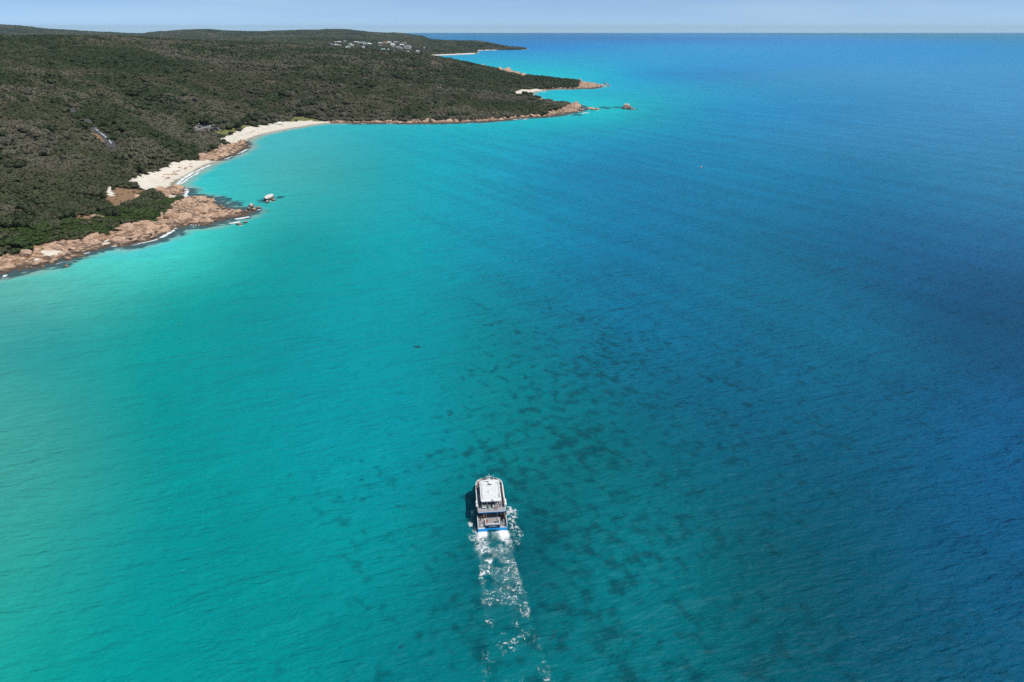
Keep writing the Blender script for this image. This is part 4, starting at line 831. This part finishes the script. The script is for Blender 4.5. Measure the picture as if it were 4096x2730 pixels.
# bulwark round the upper deck
def ringwall(hw, y0, y1, nose, z0, z1, flare, th_, m_, name, n=18):
    o_, i_ = [], []
    P_ = [(hw, y0)] + [(hw * (abs(math.cos(math.pi * k / n)) ** .6) * (1 if math.cos(math.pi * k / n) >= 0 else -1), y1 + nose * math.sin(math.pi * k / n) ** .8) for k in range(n + 1)] + [(-hw, y0)]
    mb = MB(); rings = []
    for (x, y) in P_:
        nx, ny = x / hw, max(0, y - y1) / nose; L = math.hypot(nx, ny) or 1; nx /= L; ny /= L
        rings.append([(x, y, z0), (x + nx * flare, y + ny * flare, z1), (x + nx * (flare - th_), y + ny * (flare - th_), z1), (x - nx * .06, y - ny * .06, z0)])
    mb.rings(rings); return mb.build(name, m_, boat)
ringwall(3.66, 6.8, 13.2, 3.2, 3.95, 4.85, .16, .32, M_WP, 'bulwark')
rl = MB(); n = 18; pp = [(3.7 * (abs(math.cos(math.pi * k / n)) ** .6) * (1 if math.cos(math.pi * k / n) >= 0 else -1), 13.2 + 3.25 * math.sin(math.pi * k / n) ** .8, 5.12) for k in range(n + 1)]
rl.path(pp, .03, 5)
for q_ in pp[::2]: rl.tube((q_[0], q_[1], 4.86), q_, .025, 5)
rl.build('bow_rail', M_RAIL, boat)
for k in range(4):                                    # aft upper rails
    z = 4.22 + k * .24; MB().path([(-3.55, 6.7, z), (-3.55, 3.2, z), (-3.4, 3.05, z), (3.4, 3.05, z), (3.55, 3.2, z), (3.55, 6.7, z)], .028, 5).build('rail', M_RAIL, boat)
for i in range(9): x = -3.4 + i * .85; MB().tube((x, 3.05, 3.95), (x, 3.05, 4.96), .028, 5).build('rail_post', M_RAIL, boat)
for s in (-1, 1):                                     # life raft canisters
    for k in range(2):
        rr_ = MB(); y0 = 4.55 + k * 1.35; rings = []
        for y, r0 in ((y0, .2), (y0 + .08, .34), (y0 + .6, .36), (y0 + 1.14, .34), (y0 + 1.22, .2)): rings.append([(s * 3.78 + r0 * math.cos(a * math.pi / 5), y, 4.62 + r0 * math.sin(a * math.pi / 5)) for a in range(10)])
        rr_.rings(rings).build('life_raft', M_WP, boat, True)
# wheelhouse and roof
WH = rounded(2.45, 8.2, 12.6, .9)
MB().prism(WH, 3.95, 5.0).build('wheelhouse_wall', M_WP, boat); MB().prism([(x * .985, y * .998 + .02) for x, y in WH], 5.0, 6.16).build('wheelhouse_window', M_GLASS, boat)
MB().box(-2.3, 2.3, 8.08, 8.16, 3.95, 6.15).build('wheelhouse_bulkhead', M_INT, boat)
RF = rounded(2.72, 4.3, 12.7, 1.05)
roof = MB().prism(RF, 6.18, 6.40).build('roof', M_WP, boat)
MB().prism([(x * .80, 5.15 + (y - 4.3) * .86) for x, y in RF], 6.403, 6.43).build('roof_panel', M_ROOF, roof)
hp = MB(); hp.prism([(-.75, 10.65), (.75, 10.65), (.62, 11.45), (-.62, 11.45)], 6.43, 6.66); hp.build('hatch', M_WP, roof)
MB().prism([(-.62, 10.95), (.62, 10.95), (.48, 11.35), (-.48, 11.35)], 6.662, 6.69).build('hatch_glass', M_GLASS, roof)
MB().dome((-.35, 8.0, 6.43), .38, .38, .4, 12, 5).build('dome', M_WP, roof, True)
MB().box(.1, .72, 4.75, 5.25, 6.43, 6.50).build('locker', M_WP, roof); MB().box(.02, .62, 4.36, 4.66, 6.41, 6.45).build('solar_panel', M_SOLAR, roof); MB().box(1.72, 1.98, 11.9, 12.1, 6.43, 6.5).build('vent', M_BLK, roof)
rf = MB(); rf.path([(-1.95, 5.6, 6.46), (1.95, 5.6, 6.46)], .03, 5); rf.path([(-1.95, 6.7, 6.46), (1.95, 6.7, 6.46)], .02, 5)
for i in range(6): x = -1.95 + i * .78; rf.tube((x, 5.6, 6.455), (x, 6.7, 6.455), .018, 5)
rf.build('roof_rail', M_RAIL, roof)
for s in (-1, 1): MB().box(min(s * 2.24, s * 2.44), max(s * 2.24, s * 2.44), 5.2, 12.6, 6.402, 6.425).build('gutter', plain('gutter_grey', (.36, .38, .42), .5), roof)
for i in range(6): MB().box(2.0, 2.22, 5.6 + i * .28, 5.7 + i * .28, 6.432, 6.47).build('ladder_rung', M_SEATG, roof)
mast = MB().tube((-.05, 12.6, 6.4), (-.05, 12.6, 9.1), .075, 8, .05).build('mast', M_WP, boat)
MB().box(-.95, .85, 12.55, 12.65, 8.25, 8.37).build('crossbar', M_WP, mast); MB().dome((-.05, 12.2, 6.55), .45, .45, .32, 12, 5).build('radar_dome', M_WP, mast, True); MB().box(-.35, .25, 12.45, 12.75, 7.25, 7.36).build('bracket', M_WP, mast); MB().tube((1.2, 13.0, 6.4), (1.2, 13.0, 8.6), .02, 5).build('antenna', M_WP, mast)
for s in (-1.1, 1.1): MB().tube((s, 4.5, 3.95), (s, 4.5, 6.18), .045, 8).build('roof_post', M_RAIL, boat)
for s in (-2.5, 2.5): MB().tube((s, 4.5, 3.95), (s, 4.5, 6.18), .045, 8).build('roof_post', M_RAIL, boat)
for x in (-2.15, -1.57, -.55, .58, 1.16, 1.63):
    for yy in (4.15, 6.3): MB().box(x - .24, x + .24, yy, yy + .46, 4.3, 4.42).box(x - .24, x + .24, yy + .44, yy + .56, 4.42, 4.95).box(x - .05, x + .05, yy + .2, yy + .3, 3.95, 4.3).build('seat', M_SEAT if yy < 5 else M_SEATG, boat)
MB().box(-3.1, 3.1, 13.4, 13.8, 3.95, 4.4).build('bow_bench', M_SEAT, boat)

# ------------------------------------------------------------------ people
def person_mesh(name, J, edges, rad, mats_by):
    me = bpy.data.meshes.new(name + '_cage'); me.from_pydata(J, edges, []); o = bpy.data.objects.new(name + '_cage', me); C.objects.link(o)
    sm = o.modifiers.new('skin', 'SKIN'); sm.use_smooth_shade = True; o.modifiers.new('sub', 'SUBSURF').levels = 1
    sv = me.skin_vertices[0].data
    for v_, r0 in zip(sv, rad): v_.radius = r0 if isinstance(r0, tuple) else (r0, r0); v_.use_root = False
    sv[0].use_root = True
    dg = bpy.context.evaluated_depsgraph_get(); me2 = bpy.data.meshes.new_from_object(o.evaluated_get(dg)); me2.name = name
    bpy.data.objects.remove(o); me2.materials.clear()
    for k_ in range(4): me2.materials.append(None)
    Jn = np.array(J)
    for pl in me2.polygons:
        c = np.array(pl.center); pl.material_index = mats_by(c); pl.use_smooth = True
    return me2
def body(seat=False, arms='down'):
    hz = .92 if not seat else .52; tz = hz + .50
    J = [(0, 0, hz), (0, 0, hz + .22), (0, .01, tz), (0, .02, tz + .10), (0, .05, tz + .20), (0, .03, tz + .32)]; rad = [(.16, .12), (.15, .11), (.17, .11), .06, .09, .085]; E = [(0, 1), (1, 2), (2, 3), (3, 4), (4, 5)]
    for s in (-1, 1):
        b = len(J)
        if seat: J += [(s * .1, .05, hz - .02), (s * .12, .45, hz + .02), (s * .12, .5, .08), (s * .12, .62, .05)]
        else: J += [(s * .1, 0, hz - .08), (s * .12, .03, .5), (s * .12, 0, .09), (s * .13, .13, .05)]
        rad += [.1, .075, .05, .045]; E += [(0, b), (b, b + 1), (b + 1, b + 2), (b + 2, b + 3)]
        b = len(J)
        if arms == 'down': J += [(s * .2, 0, tz - .02), (s * .27, 0, tz - .3), (s * .27, .12, tz - .52), (s * .26, .15, tz - .6)]
        elif arms == 'rail': J += [(s * .2, 0, tz - .02), (s * .27, .18, tz - .25), (s * .22, .42, tz - .28), (s * .2, .5, tz - .28)]
        else: J += [(s * .2, 0, tz - .02), (s * .3, .16, tz - .12), (s * .14, .3, tz + .12), (s * .1, .3, tz + .18)]
        rad += [.065, .05, .04, .035]; E += [(2, b), (b, b + 1), (b + 1, b + 2), (b + 2, b + 3)]
    def mb(c):
        if c[2] > tz + .27 or (c[2] > tz + .16 and c[1] < .01): return 3
        if c[2] > tz + .06: return 0
        if c[2] < .1: return 3
        if c[2] < hz + .06 and abs(c[0]) < .24: return 2
        if abs(c[0]) > .235: return 0
        return 1
    return J, E, rad, mb
PM = {}
for nm_, st_, ar in (('stand', False, 'down'), ('lean', False, 'rail'), ('photo', False, 'up'), ('sit', True, 'rail')):
    J, E, rad, mbf = body(st_, ar); PM[nm_] = person_mesh('person_' + nm_, J, E, rad, mbf)
def cloth(name, c): return plain(name, c, .85, .12, 3, .1)
SKIN = [cloth('skin_light', (.50, .30, .21)), cloth('skin_tan', (.33, .18, .11))]; HAIR = {'dark': cloth('hair_dark', (.03, .022, .018)), 'fair': cloth('hair_fair', (.32, .21, .10)), 'hat': cloth('sun_hat', (.75, .74, .70)), 'black': cloth('black_cap', (.02, .02, .02))}
CL = {k_: cloth('cloth_' + k_, c_) for k_, c_ in {'white': (.72, .72, .70), 'navy': (.03, .045, .10), 'black': (.02, .02, .022), 'red': (.50, .10, .08), 'coral': (.62, .22, .18), 'purple': (.28, .18, .42), 'lightblue': (.40, .55, .68), 'mint': (.35, .60, .50), 'grey': (.22, .22, .23), 'pink': (.60, .32, .36), 'maroon': (.18, .03, .05), 'beige': (.48, .38, .27), 'orange': (.65, .28, .08)}.items()}
def person(loc, rz, pose, top, low, hair, label, skin=0, group=None, s=1.0):
    o = bpy.data.objects.new('person', PM[pose]); C.objects.link(o); o.location = loc; o.rotation_euler = (0, 0, rz); o.scale = (s, s, s)
    for i, m_ in enumerate((SKIN[skin], CL[top], CL[low], HAIR[hair])): o.material_slots[i].link = 'OBJECT'; o.material_slots[i].material = m_
    return tag(o, label, 'person', group)
cb, sb = math.cos(BH), math.sin(BH)
def on_boat(x, y, z): return (BX + x * cb - y * sb, BY + x * sb + y * cb, z)
PI = math.pi
for x, y, z, rz, pose, top, low, hair, lb in [
 (-3.1, 2.3, 1.65, 3.3, 'stand', 'black', 'black', 'dark', 'person in black standing at the left of the aft deck'),
 (-3.3, .75, 1.17, 2.9, 'lean', 'white', 'navy', 'hat', 'person in white at the left boarding steps of the boat'),
 (-2.15, 3.2, 1.65, 2.6, 'stand', 'beige', 'orange', 'fair', 'person in beige and orange by the left post of the aft deck'),
 (-1.35, 1.45, 1.63, PI, 'sit', 'coral', 'coral', 'fair', 'person in coral sitting on the stern bench, left end'),
 (1.25, 1.5, 1.63, PI - .4, 'sit', 'white', 'black', 'dark', 'person in white and black sitting on the stern bench, right end'),
 (2.95, .95, 1.32, 2.2, 'lean', 'lightblue', 'lightblue', 'hat', 'person in pale blue on the right boarding steps'),
 (3.45, 1.5, 1.65, 1.8, 'stand', 'navy', 'navy', 'dark', 'person in navy at the right edge of the aft deck'),
 (2.5, 3.9, 1.65, PI, 'sit', 'beige', 'black', 'hat', 'person in a pale hat seated under the upper deck at the right'),
 (3.3, 3.3, 1.65, 4.0, 'lean', 'grey', 'black', 'dark', 'person in grey leaning on the right rail of the lower deck'),
 (3.3, 2.4, 1.65, 4.2, 'stand', 'black', 'black', 'black', 'person in black standing at the right rail of the lower deck'),
 (-2.75, 6.0, 3.95, 2.4, 'lean', 'purple', 'black', 'fair', 'person in purple at the left of the upper aft deck'),
 (-1.12, 5.2, 3.95, PI, 'stand', 'black', 'grey', 'hat', 'person in black with a white cap in the upper deck aisle'),
 (-.55, 4.2, 3.97, PI, 'sit', 'mint', 'mint', 'dark', 'person in mint green sitting on the upper aft seats'),
 (1.16, 4.2, 3.97, PI, 'sit', 'white', 'black', 'dark', 'person in white sitting right of centre on the upper aft seats'),
 (1.63, 4.2, 3.97, PI, 'sit', 'pink', 'pink', 'fair', 'person in pink at the right end of the upper aft seats'),
 (2.05, 5.7, 3.95, 2.2, 'photo', 'white', 'grey', 'hat', 'person in white with raised arms at the right of the upper aft deck'),
 (2.6, 4.9, 3.95, 2.6, 'stand', 'lightblue', 'white', 'fair', 'person in pale clothes by the right roof post'),
 (3.1, 5.3, 3.95, 4.4, 'lean', 'maroon', 'black', 'dark', 'person in dark red behind the right life raft'),
 (-3.0, 8.3, 3.95, 1.4, 'lean', 'white', 'white', 'hat', 'person in a white hat in the left side walkway'),
 (3.05, 9.6, 3.95, 4.9, 'stand', 'black', 'navy', 'dark', 'person in dark clothes in the right side walkway'),
 (3.1, 8.4, 3.95, 4.9, 'stand', 'beige', 'black', 'dark', 'person in beige in the right side walkway'),
 (-3.45, 12.1, 3.95, 1.3, 'lean', 'white', 'black', 'fair', 'hindmost person in white at the left bulwark'),
 (-3.4, 12.8, 3.95, 1.3, 'lean', 'white', 'navy', 'dark', 'second person in white at the left bulwark'),
 (-3.3, 13.4, 3.95, 1.2, 'lean', 'white', 'grey', 'hat', 'person in white and hat at the left bulwark near the bow'),
 (-2.75, 13.9, 3.95, .8, 'stand', 'maroon', 'maroon', 'dark', 'person in maroon at the left bow corner'),
 (-2.95, 14.6, 3.95, .6, 'lean', 'pink', 'white', 'hat', 'person in pink and white hat at the left bow corner'),
 (-2.4, 14.7, 3.95, .4, 'stand', 'pink', 'navy', 'fair', 'fair-haired person in pink near the left bow corner'),
 (-2.1, 15.3, 3.95, .3, 'lean', 'orange', 'black', 'fair', 'person in orange at the left of the bow rail'),
 (-1.5, 15.7, 3.95, .2, 'lean', 'black', 'black', 'dark', 'person in black at the bow rail, left of the mast'),
 (-.95, 15.8, 3.95, 0, 'lean', 'navy', 'black', 'dark', 'person in navy at the bow rail, left of the mast'),
 (-.4, 15.4, 3.95, .1, 'photo', 'pink', 'white', 'hat', 'person with a white hat at the bow, just left of the mast'),
 (.35, 15.7, 3.95, 0, 'lean', 'lightblue', 'navy', 'hat', 'person with a white hat at the bow, just right of the mast'),
 (.95, 15.7, 3.95, -.1, 'lean', 'navy', 'black', 'dark', 'person in navy at the bow rail, right of the mast'),
 (1.7, 15.5, 3.95, -.3, 'lean', 'maroon', 'black', 'dark', 'person in maroon at the right of the bow rail'),
 (2.1, 15.2, 3.95, -.4, 'stand', 'black', 'black', 'dark', 'person in black at the right of the bow rail'),
 (2.5, 14.7, 3.95, -.6, 'stand', 'white', 'white', 'hat', 'person in white with a hat at the right bow corner'),
 (3.0, 14.1, 3.95, -.8, 'lean', 'white', 'black', 'hat', 'last person in white along the right bow rail')]:
    person(on_boat(x, y, z), rz + BH, pose, top, low, hair, lb, rnd.randint(0, 1))
BEACH = [(918,556,'stand','black'),(937,562,'sit','navy'),(946,557,'stand','red'),(1016,541,'stand','navy'),(1037,538,'stand','black'),(1048,541,'lean','black'),(1131,506,'stand','navy'),(1129,505,'stand','grey'),(1053,520,'sit','maroon'),(1066,517,'sit','navy'),(1079,514,'sit','orange'),(951,538,'sit','red'),(926,547,'stand','lightblue'),(931,546,'stand','grey'),(990,536,'sit','navy'),(998,535,'sit','red'),(1010,529,'sit','black'),(1020,527,'sit','coral'),(1138,526,'stand','black'),(1171,505,'stand','navy'),(958,532,'sit','pink'),(1075,509,'stand','beige'),(914,545,'stand','maroon')]
for u, v, ps, tp_ in BEACH:
    x, y, z = hit(u, v); person((x, y, max(z, 0) + .02), rnd.uniform(0, 6), ps, tp_, rnd.choice(['navy', 'black', 'beige', 'white']), rnd.choice(['dark', 'fair', 'hat']), 'tiny figure of a beachgoer %s the sand of the main beach' % ('sitting on' if ps == 'sit' else 'standing on'), 0, 'beachgoers on the main beach')
def beach_towel(u, v, m_, lb):
    x, y, z = hit(u, v); o = MB().box(-1, 1, -.6, .6, .01, .05).box(-.9, -.5, -.4, .4, .05, .35).build('beach_mat', m_); o.location = (x, y, z + .03); o.rotation_euler = (0, 0, rnd.uniform(0, 3)); tag(o, lb, 'mat', 'mats on the main beach')
for u, v in ((985,534),(1003,531),(1013,524),(965,541),(1105,512),(960,529)): beach_towel(u, v, CL['navy'], 'dark mat with a bag laid on the main beach')

# ------------------------------------------------------------------ marker buoy
x, y = G(2804, 671); e = empty('marker_buoy', (x, y, 0)); MB().tube((0, 0, -.4), (0, 0, .55), 1.0, 14, .85).build('float', plain('buoy_rust', (.55, .20, .10), .6), e); MB().dome((0, 0, .56), .7, .7, .45, 12, 4).build('lid', M_WP, e); MB().tube((0, 0, 1.0), (0, 0, 3.4), .12, 8, .07).build('spar', plain('buoy_green', (.02, .14, .09), .5), e); MB().tube((0, 0, 3.4), (0, 0, 3.8), .25, 8, .05).build('topmark', plain('topmark_green', (.02, .16, .10), .5), e)
tag(e, 'small spar buoy floating alone in the blue water', 'buoy')

# ------------------------------------------------------------------ foam
t = NT('foam'); fa = t.attr('foam').outputs['Fac']; p = t.pos(); n1 = t.noise(p, 3.5, 4, .65)
pb = t.n('ShaderNodeBsdfPrincipled'); t.l(t.mix(t.range(fa, .12, .5), (.30, .66, .66), t.mix(t.range(n1, .3, .7), (.80, .86, .87), (.92, .93, .93))), pb.inputs['Base Color']); pb.inputs['Roughness'].default_value = .8
tb = t.n('ShaderNodeBsdfTransparent'); ms = t.n('ShaderNodeMixShader'); t.l(t.range(t.math('ADD', fa, t.math('MULTIPLY', t.math('SUBTRACT', n1, .5), .35)), .05, .9), ms.inputs[0]); t.l(tb.outputs[0], ms.inputs[1]); t.l(pb.outputs[0], ms.inputs[2]); t.l(ms.outputs[0], t.o.inputs[0]); M_FOAM = t.m
def ridged(x, y, seed, o=3):
    s = 0; a = 1; tot = 0
    for k_ in range(o): s = s + a * (1 - np.abs(2 * vnoise(x * 2 ** k_, y * 2 ** k_, seed + k_) - 1)); tot += a; a *= .55
    return s / tot
def foam_mesh(name, X_, Y_, dens, zb, label, cat, thr=.04):
    """X_,Y_ world grids; dens 0..1 per vertex; only cells with foam are kept"""
    c = np.maximum.reduce([dens[:-1, :-1], dens[1:, :-1], dens[:-1, 1:], dens[1:, 1:]]); q_ = c > thr
    id_ = np.arange(X_.size).reshape(X_.shape); F_ = np.stack([id_[:-1, :-1][q_], id_[:-1, 1:][q_], id_[1:, 1:][q_], id_[1:, :-1][q_]], 1)
    us = np.unique(F_); rm_ = np.full(X_.size, -1); rm_[us] = np.arange(len(us))
    return np.stack([X_.ravel()[us], Y_.ravel()[us], zb.ravel()[us]], 1), rm_[F_], dens.ravel()[us]
# wake
ss, tt_ = np.meshgrid(np.arange(-11, 52, .13), np.arange(-12, 12.01, .13), indexing='ij')      # metres astern, to starboard
fine = ridged(ss / .9, tt_ / .8, 420, 3); patch = fbm(ss / 6.0, tt_ / 4.2, 2, 430)
# warped coordinates give curling threads of foam
qx = fbm(ss / 3.2, tt_ / 3.2, 3, 401) - .5; qy = fbm(ss / 3.2, tt_ / 3.2, 3, 405) - .5
wx_ = ss + 4.2 * qx; wt_ = tt_ + 4.2 * qy
def lines(x, y, seed, wd):
    a_ = .65 + seed * .37; x, y = x * math.cos(a_) - y * math.sin(a_), x * math.sin(a_) + y * math.cos(a_)
    n_ = vnoise(x, y, seed) * .72 + vnoise(x * 2.1 + 3, y * 2.1, seed + 1) * .28
    return sstep(wd, wd * .25, np.abs(n_ - .5))
lace = np.maximum.reduce([lines(wx_ / 2.3, wt_ / 3.0, 461, .040), lines(wx_ / 1.5 + 9, wt_ / 1.9, 465, .044) * .9, lines(wx_ / .75, wt_ / .85 + 5, 469, .08) * .5])
half = 4.0 + 0.085 * np.maximum(ss, 0) + 1.2 * (fbm(ss / 3, tt_ * 0 + 3, 2, 440) - .5)
tt0 = tt_ - .05 * np.maximum(ss, 0); edge = sstep(1.05, .80, np.abs(tt0 + .2) / half)
age = np.clip(ss / 48, 0, 1)
spot = fbm(ss / 2.4, tt_ / 2.6, 3, 473)
rim_ = np.exp(-((np.abs(tt0 + .2) - half * .82) / (.16 * half)) ** 2) * .10                       # foam gathers along the wake edges
sel = sstep(.385 + .115 * age, .50 + .115 * age, .45 * patch + .55 * spot + rim_)
brk = sstep(.22, .55, fbm(ss / .45, tt_ / .45, 2, 480))
net = lace * sel * brk * (1 - .3 * age)
net = np.maximum(net, .5 * sstep(.585 + .08 * age, .64 + .08 * age, .4 * patch + .6 * spot + rim_) * sstep(.50, .72, fine) * (1 - .3 * age))
net = np.maximum(net, .56 * sstep(.29, .52, .5 * patch + .5 * spot + rim_) * (.5 + .5 * fine) * (1 - age) ** 1.1)
dens = np.where(ss > .1, net * edge * (.88 - .20 * age), 0)
for s in (-1, 1):                                     # propeller wash behind each hull
    cx = s * (2.65 + .10 * np.maximum(ss, 0)); sp_ = np.maximum(ss, 0)
    jet = np.exp(-((tt_ - cx) / (1.25 + .10 * sp_)) ** 2) * sstep(-.1, .25, ss)
    body_ = sstep(12.0, 1.0, ss) ** .9
    tex = .62 * sstep(.30, .75, fine * .55 + spot * .55 + .35 * sstep(2.2, 0, ss)) + .38 * lace
    dens = np.maximum(dens, np.clip(jet * 1.25, 0, 1) * np.clip(body_ * (tex + .65 * sstep(3.6, .3, ss)), 0, 1))
for (s0, s1, c0, c1, wd, k0) in ((-9.6, -7.4, 4.6, 6.6, 1.1, 1), (-8.4, -4.6, 5.3, 6.0, 1.3, 1), (-4.8, -2.0, 5.0, 5.6, .9, .9), (-2.6, 3.0, 5.2, 7.2, 1.1, .8), (-1.0, 6.0, 4.8, 6.6, .9, .6), (-9.4, -6.2, -5.0, -5.0, .45, 1), (-6.6, -3.6, -5.2, -5.4, .6, .5), (-4.2, -1.0, -5.9, -5.1, .8, 1), (-1.6, 2.6, -4.8, -4.4, .6, .8), (.5, 3.5, -6.0, -5.2, .8, .7)):
    f_ = np.clip((ss - s0) / (s1 - s0), 0, 1); cc_ = c0 + (c1 - c0) * f_; m_ = np.exp(-((tt_ - cc_) / wd) ** 2) * sstep(s0 - .4, s0 + .5, ss) * sstep(s1 + .4, s1 - .5, ss)
    dens = np.maximum(dens, .72 * k0 * np.clip(m_ * 1.5, 0, 1) * np.maximum(.9 * sstep(.46, .70, fine * .6 + spot * .5), .9 * lace) * brk)
inside = (np.abs(tt_) < 3.92) & (ss < .05); dens = np.where(inside, 0, np.clip(dens, 0, 1))
xl, yl = tt_, -ss
Xw = BX + xl * cb - yl * sb; Yw = BY + xl * sb + yl * cb
v1, f1, d1 = foam_mesh('w', Xw, Yw, dens, .03 + .22 * dens * fine * sstep(14, 0, ss), '', '')
me = np_mesh('wake_foam', v1, f1, M_FOAM); fattr(me, 'foam', d1.astype(np.float32)); o = link(bpy.data.objects.new('wake_foam', me)); tag(o, 'lacy white foam trail behind the tour boat', 'foam', kind='stuff')
# surf along the shore: polylines in surveyed pixels, half width in metres, strength
SURF = [([(690,752),(706,742),(716,728),(748,706),(775,692),(803,678),(840,660)], 1.6, 1.0), ([(724,738),(752,716),(782,700),(800,690)], 1.1, .8), ([(735,795),(742,780),(748,764),(738,756)], 2.2, 1.0), ([(640,955),(668,938),(690,924),(720,910)], 1.5, 1.0), ([(512,986),(560,976),(600,968),(640,955)], 1.0, .8), ([(757,901),(800,903),(840,897)], .7, .7), ([(930,878),(962,875),(990,869),(1012,868)], 1.9, 1.0), ([(910,898),(940,892),(965,886)], 1.7, .9), ([(845,806),(870,803)], 1.0, .8), ([(0,1112),(14,1106),(30,1098)], 1.3, .9), ([(330,1018),(370,1010)], .7, .8), ([(440,990),(480,985)], .7, .7), ([(220,1060),(260,1048)], .6, .5),
 ([(985,590),(1000,585),(1010,586)], 1.6, 1.0), ([(950,618),(975,606),(990,598)], 1.4, 1.0), ([(895,640),(930,626)], 1.3, .8), ([(1012,553),(1030,552)], 1.4, .9), ([(1045,541),(1090,532),(1135,522),(1195,511)], .8, .6), ([(1200,508),(1240,503),(1270,499)], 1.4, .6), ([(1540,495),(1580,494)], 1.8, .9), ([(1440,495),(1470,495)], 1.5, .6), ([(2050,480),(2090,476)], 2.0, .9), ([(2088,479),(2120,476)], 2.4, .9), ([(2320,455),(2345,452),(2362,453)], 2.6, 1.0), ([(2330,447),(2336,449)], 1.8, .8), ([(2385,443),(2398,441)], 2.0, .9), ([(2522,439),(2545,436)], 1.8, .9), ([(2150,368),(2190,362)], 2.4, .8), ([(2170,371),(2185,367)], 1.6, .6), ([(2220,359),(2300,359)], 1.3, .6), ([(2405,347),(2440,343)], 2.6, .8), ([(2345,333),(2365,333)], 2.5, .8), ([(2100,305),(2112,310)], 3.5, .8), ([(2080,294),(2092,296)], 3.0, .8), ([(1063,803),(1085,806),(1100,809)], .7, .7), ([(1025,843),(1046,838)], .8, .9), ([(1715,225),(1800,222),(1895,218)], 3.5, .6), ([(950,905),(975,902)], .9, .7)]
Vs, Fs, Ds = [], [], []; nb0 = 0
for pts, hw, st_ in SURF:
    pw = np.array([G(u, v) for u, v in pts]); seg = np.hypot(*np.diff(pw, axis=0).T); L = np.r_[0, np.cumsum(seg)]; stp = max(.25, hw * .14)
    a_, b_ = np.meshgrid(np.arange(0, L[-1], stp), np.arange(-hw * 1.6, hw * 1.6 + stp, stp), indexing='ij'); x0 = np.interp(a_, L, pw[:, 0]); y0 = np.interp(a_, L, pw[:, 1])
    tx = np.gradient(x0[:, 0]); ty = np.gradient(y0[:, 0]); ln = np.hypot(tx, ty) + 1e-9; nx, ny = (-ty / ln)[:, None], (tx / ln)[:, None]
    wig = hw * 1.5 * (fbm(a_ / (4 * hw), a_ * 0, 3, int(pts[0][0])) - .5); xx_ = x0 + nx * (b_ + wig); yy_ = y0 + ny * (b_ + wig)
    ends = sstep(0, hw * 2, a_) * sstep(L[-1], L[-1] - hw * 2, a_); d_ = st_ * ends * np.exp(-(b_ / (hw * .8)) ** 2) * 1.7 * sstep(.34, .66, ridged(xx_ / (hw * .9), yy_ / (hw * .9), 77, 3) * .6 + fbm(xx_ / (hw * 2.2), yy_ / (hw * 2.2), 2, 78) * .45)
    d_ = np.clip(d_, 0, 1); zz_ = np.maximum(height(xx_, yy_), 0) + .05 + .25 * d_
    v1, f1, d1 = foam_mesh('s', xx_, yy_, d_, zz_, '', '')
    Vs.append(v1); Fs.append(f1 + nb0); Ds.append(d1); nb0 += len(v1)
me = np_mesh('surf_foam', np.concatenate(Vs), np.concatenate(Fs), M_FOAM); fattr(me, 'foam', np.concatenate(Ds).astype(np.float32)); o = link(bpy.data.objects.new('surf_foam', me)); tag(o, 'white surf breaking along the beaches and rocks', 'foam', kind='stuff')
# ------------------------------------------------------------------ sea air
if HAZE > 0:
    bm_ = MB().box(-20300, 20300, -3300, 20300, -9, 168)
    t = NT('haze'); pv = t.n('ShaderNodeVolumePrincipled'); pv.inputs['Color'].default_value = (0.70, 0.91, 1.0, 1); pv.inputs['Density'].default_value = HAZE; pv.inputs['Anisotropy'].default_value = 0.2
    t.l(pv.outputs[0], t.o.inputs['Volume']); hz = bm_.build('haze', t.m); tag(hz, 'thin bluish sea haze in the air', 'haze', kind='stuff')
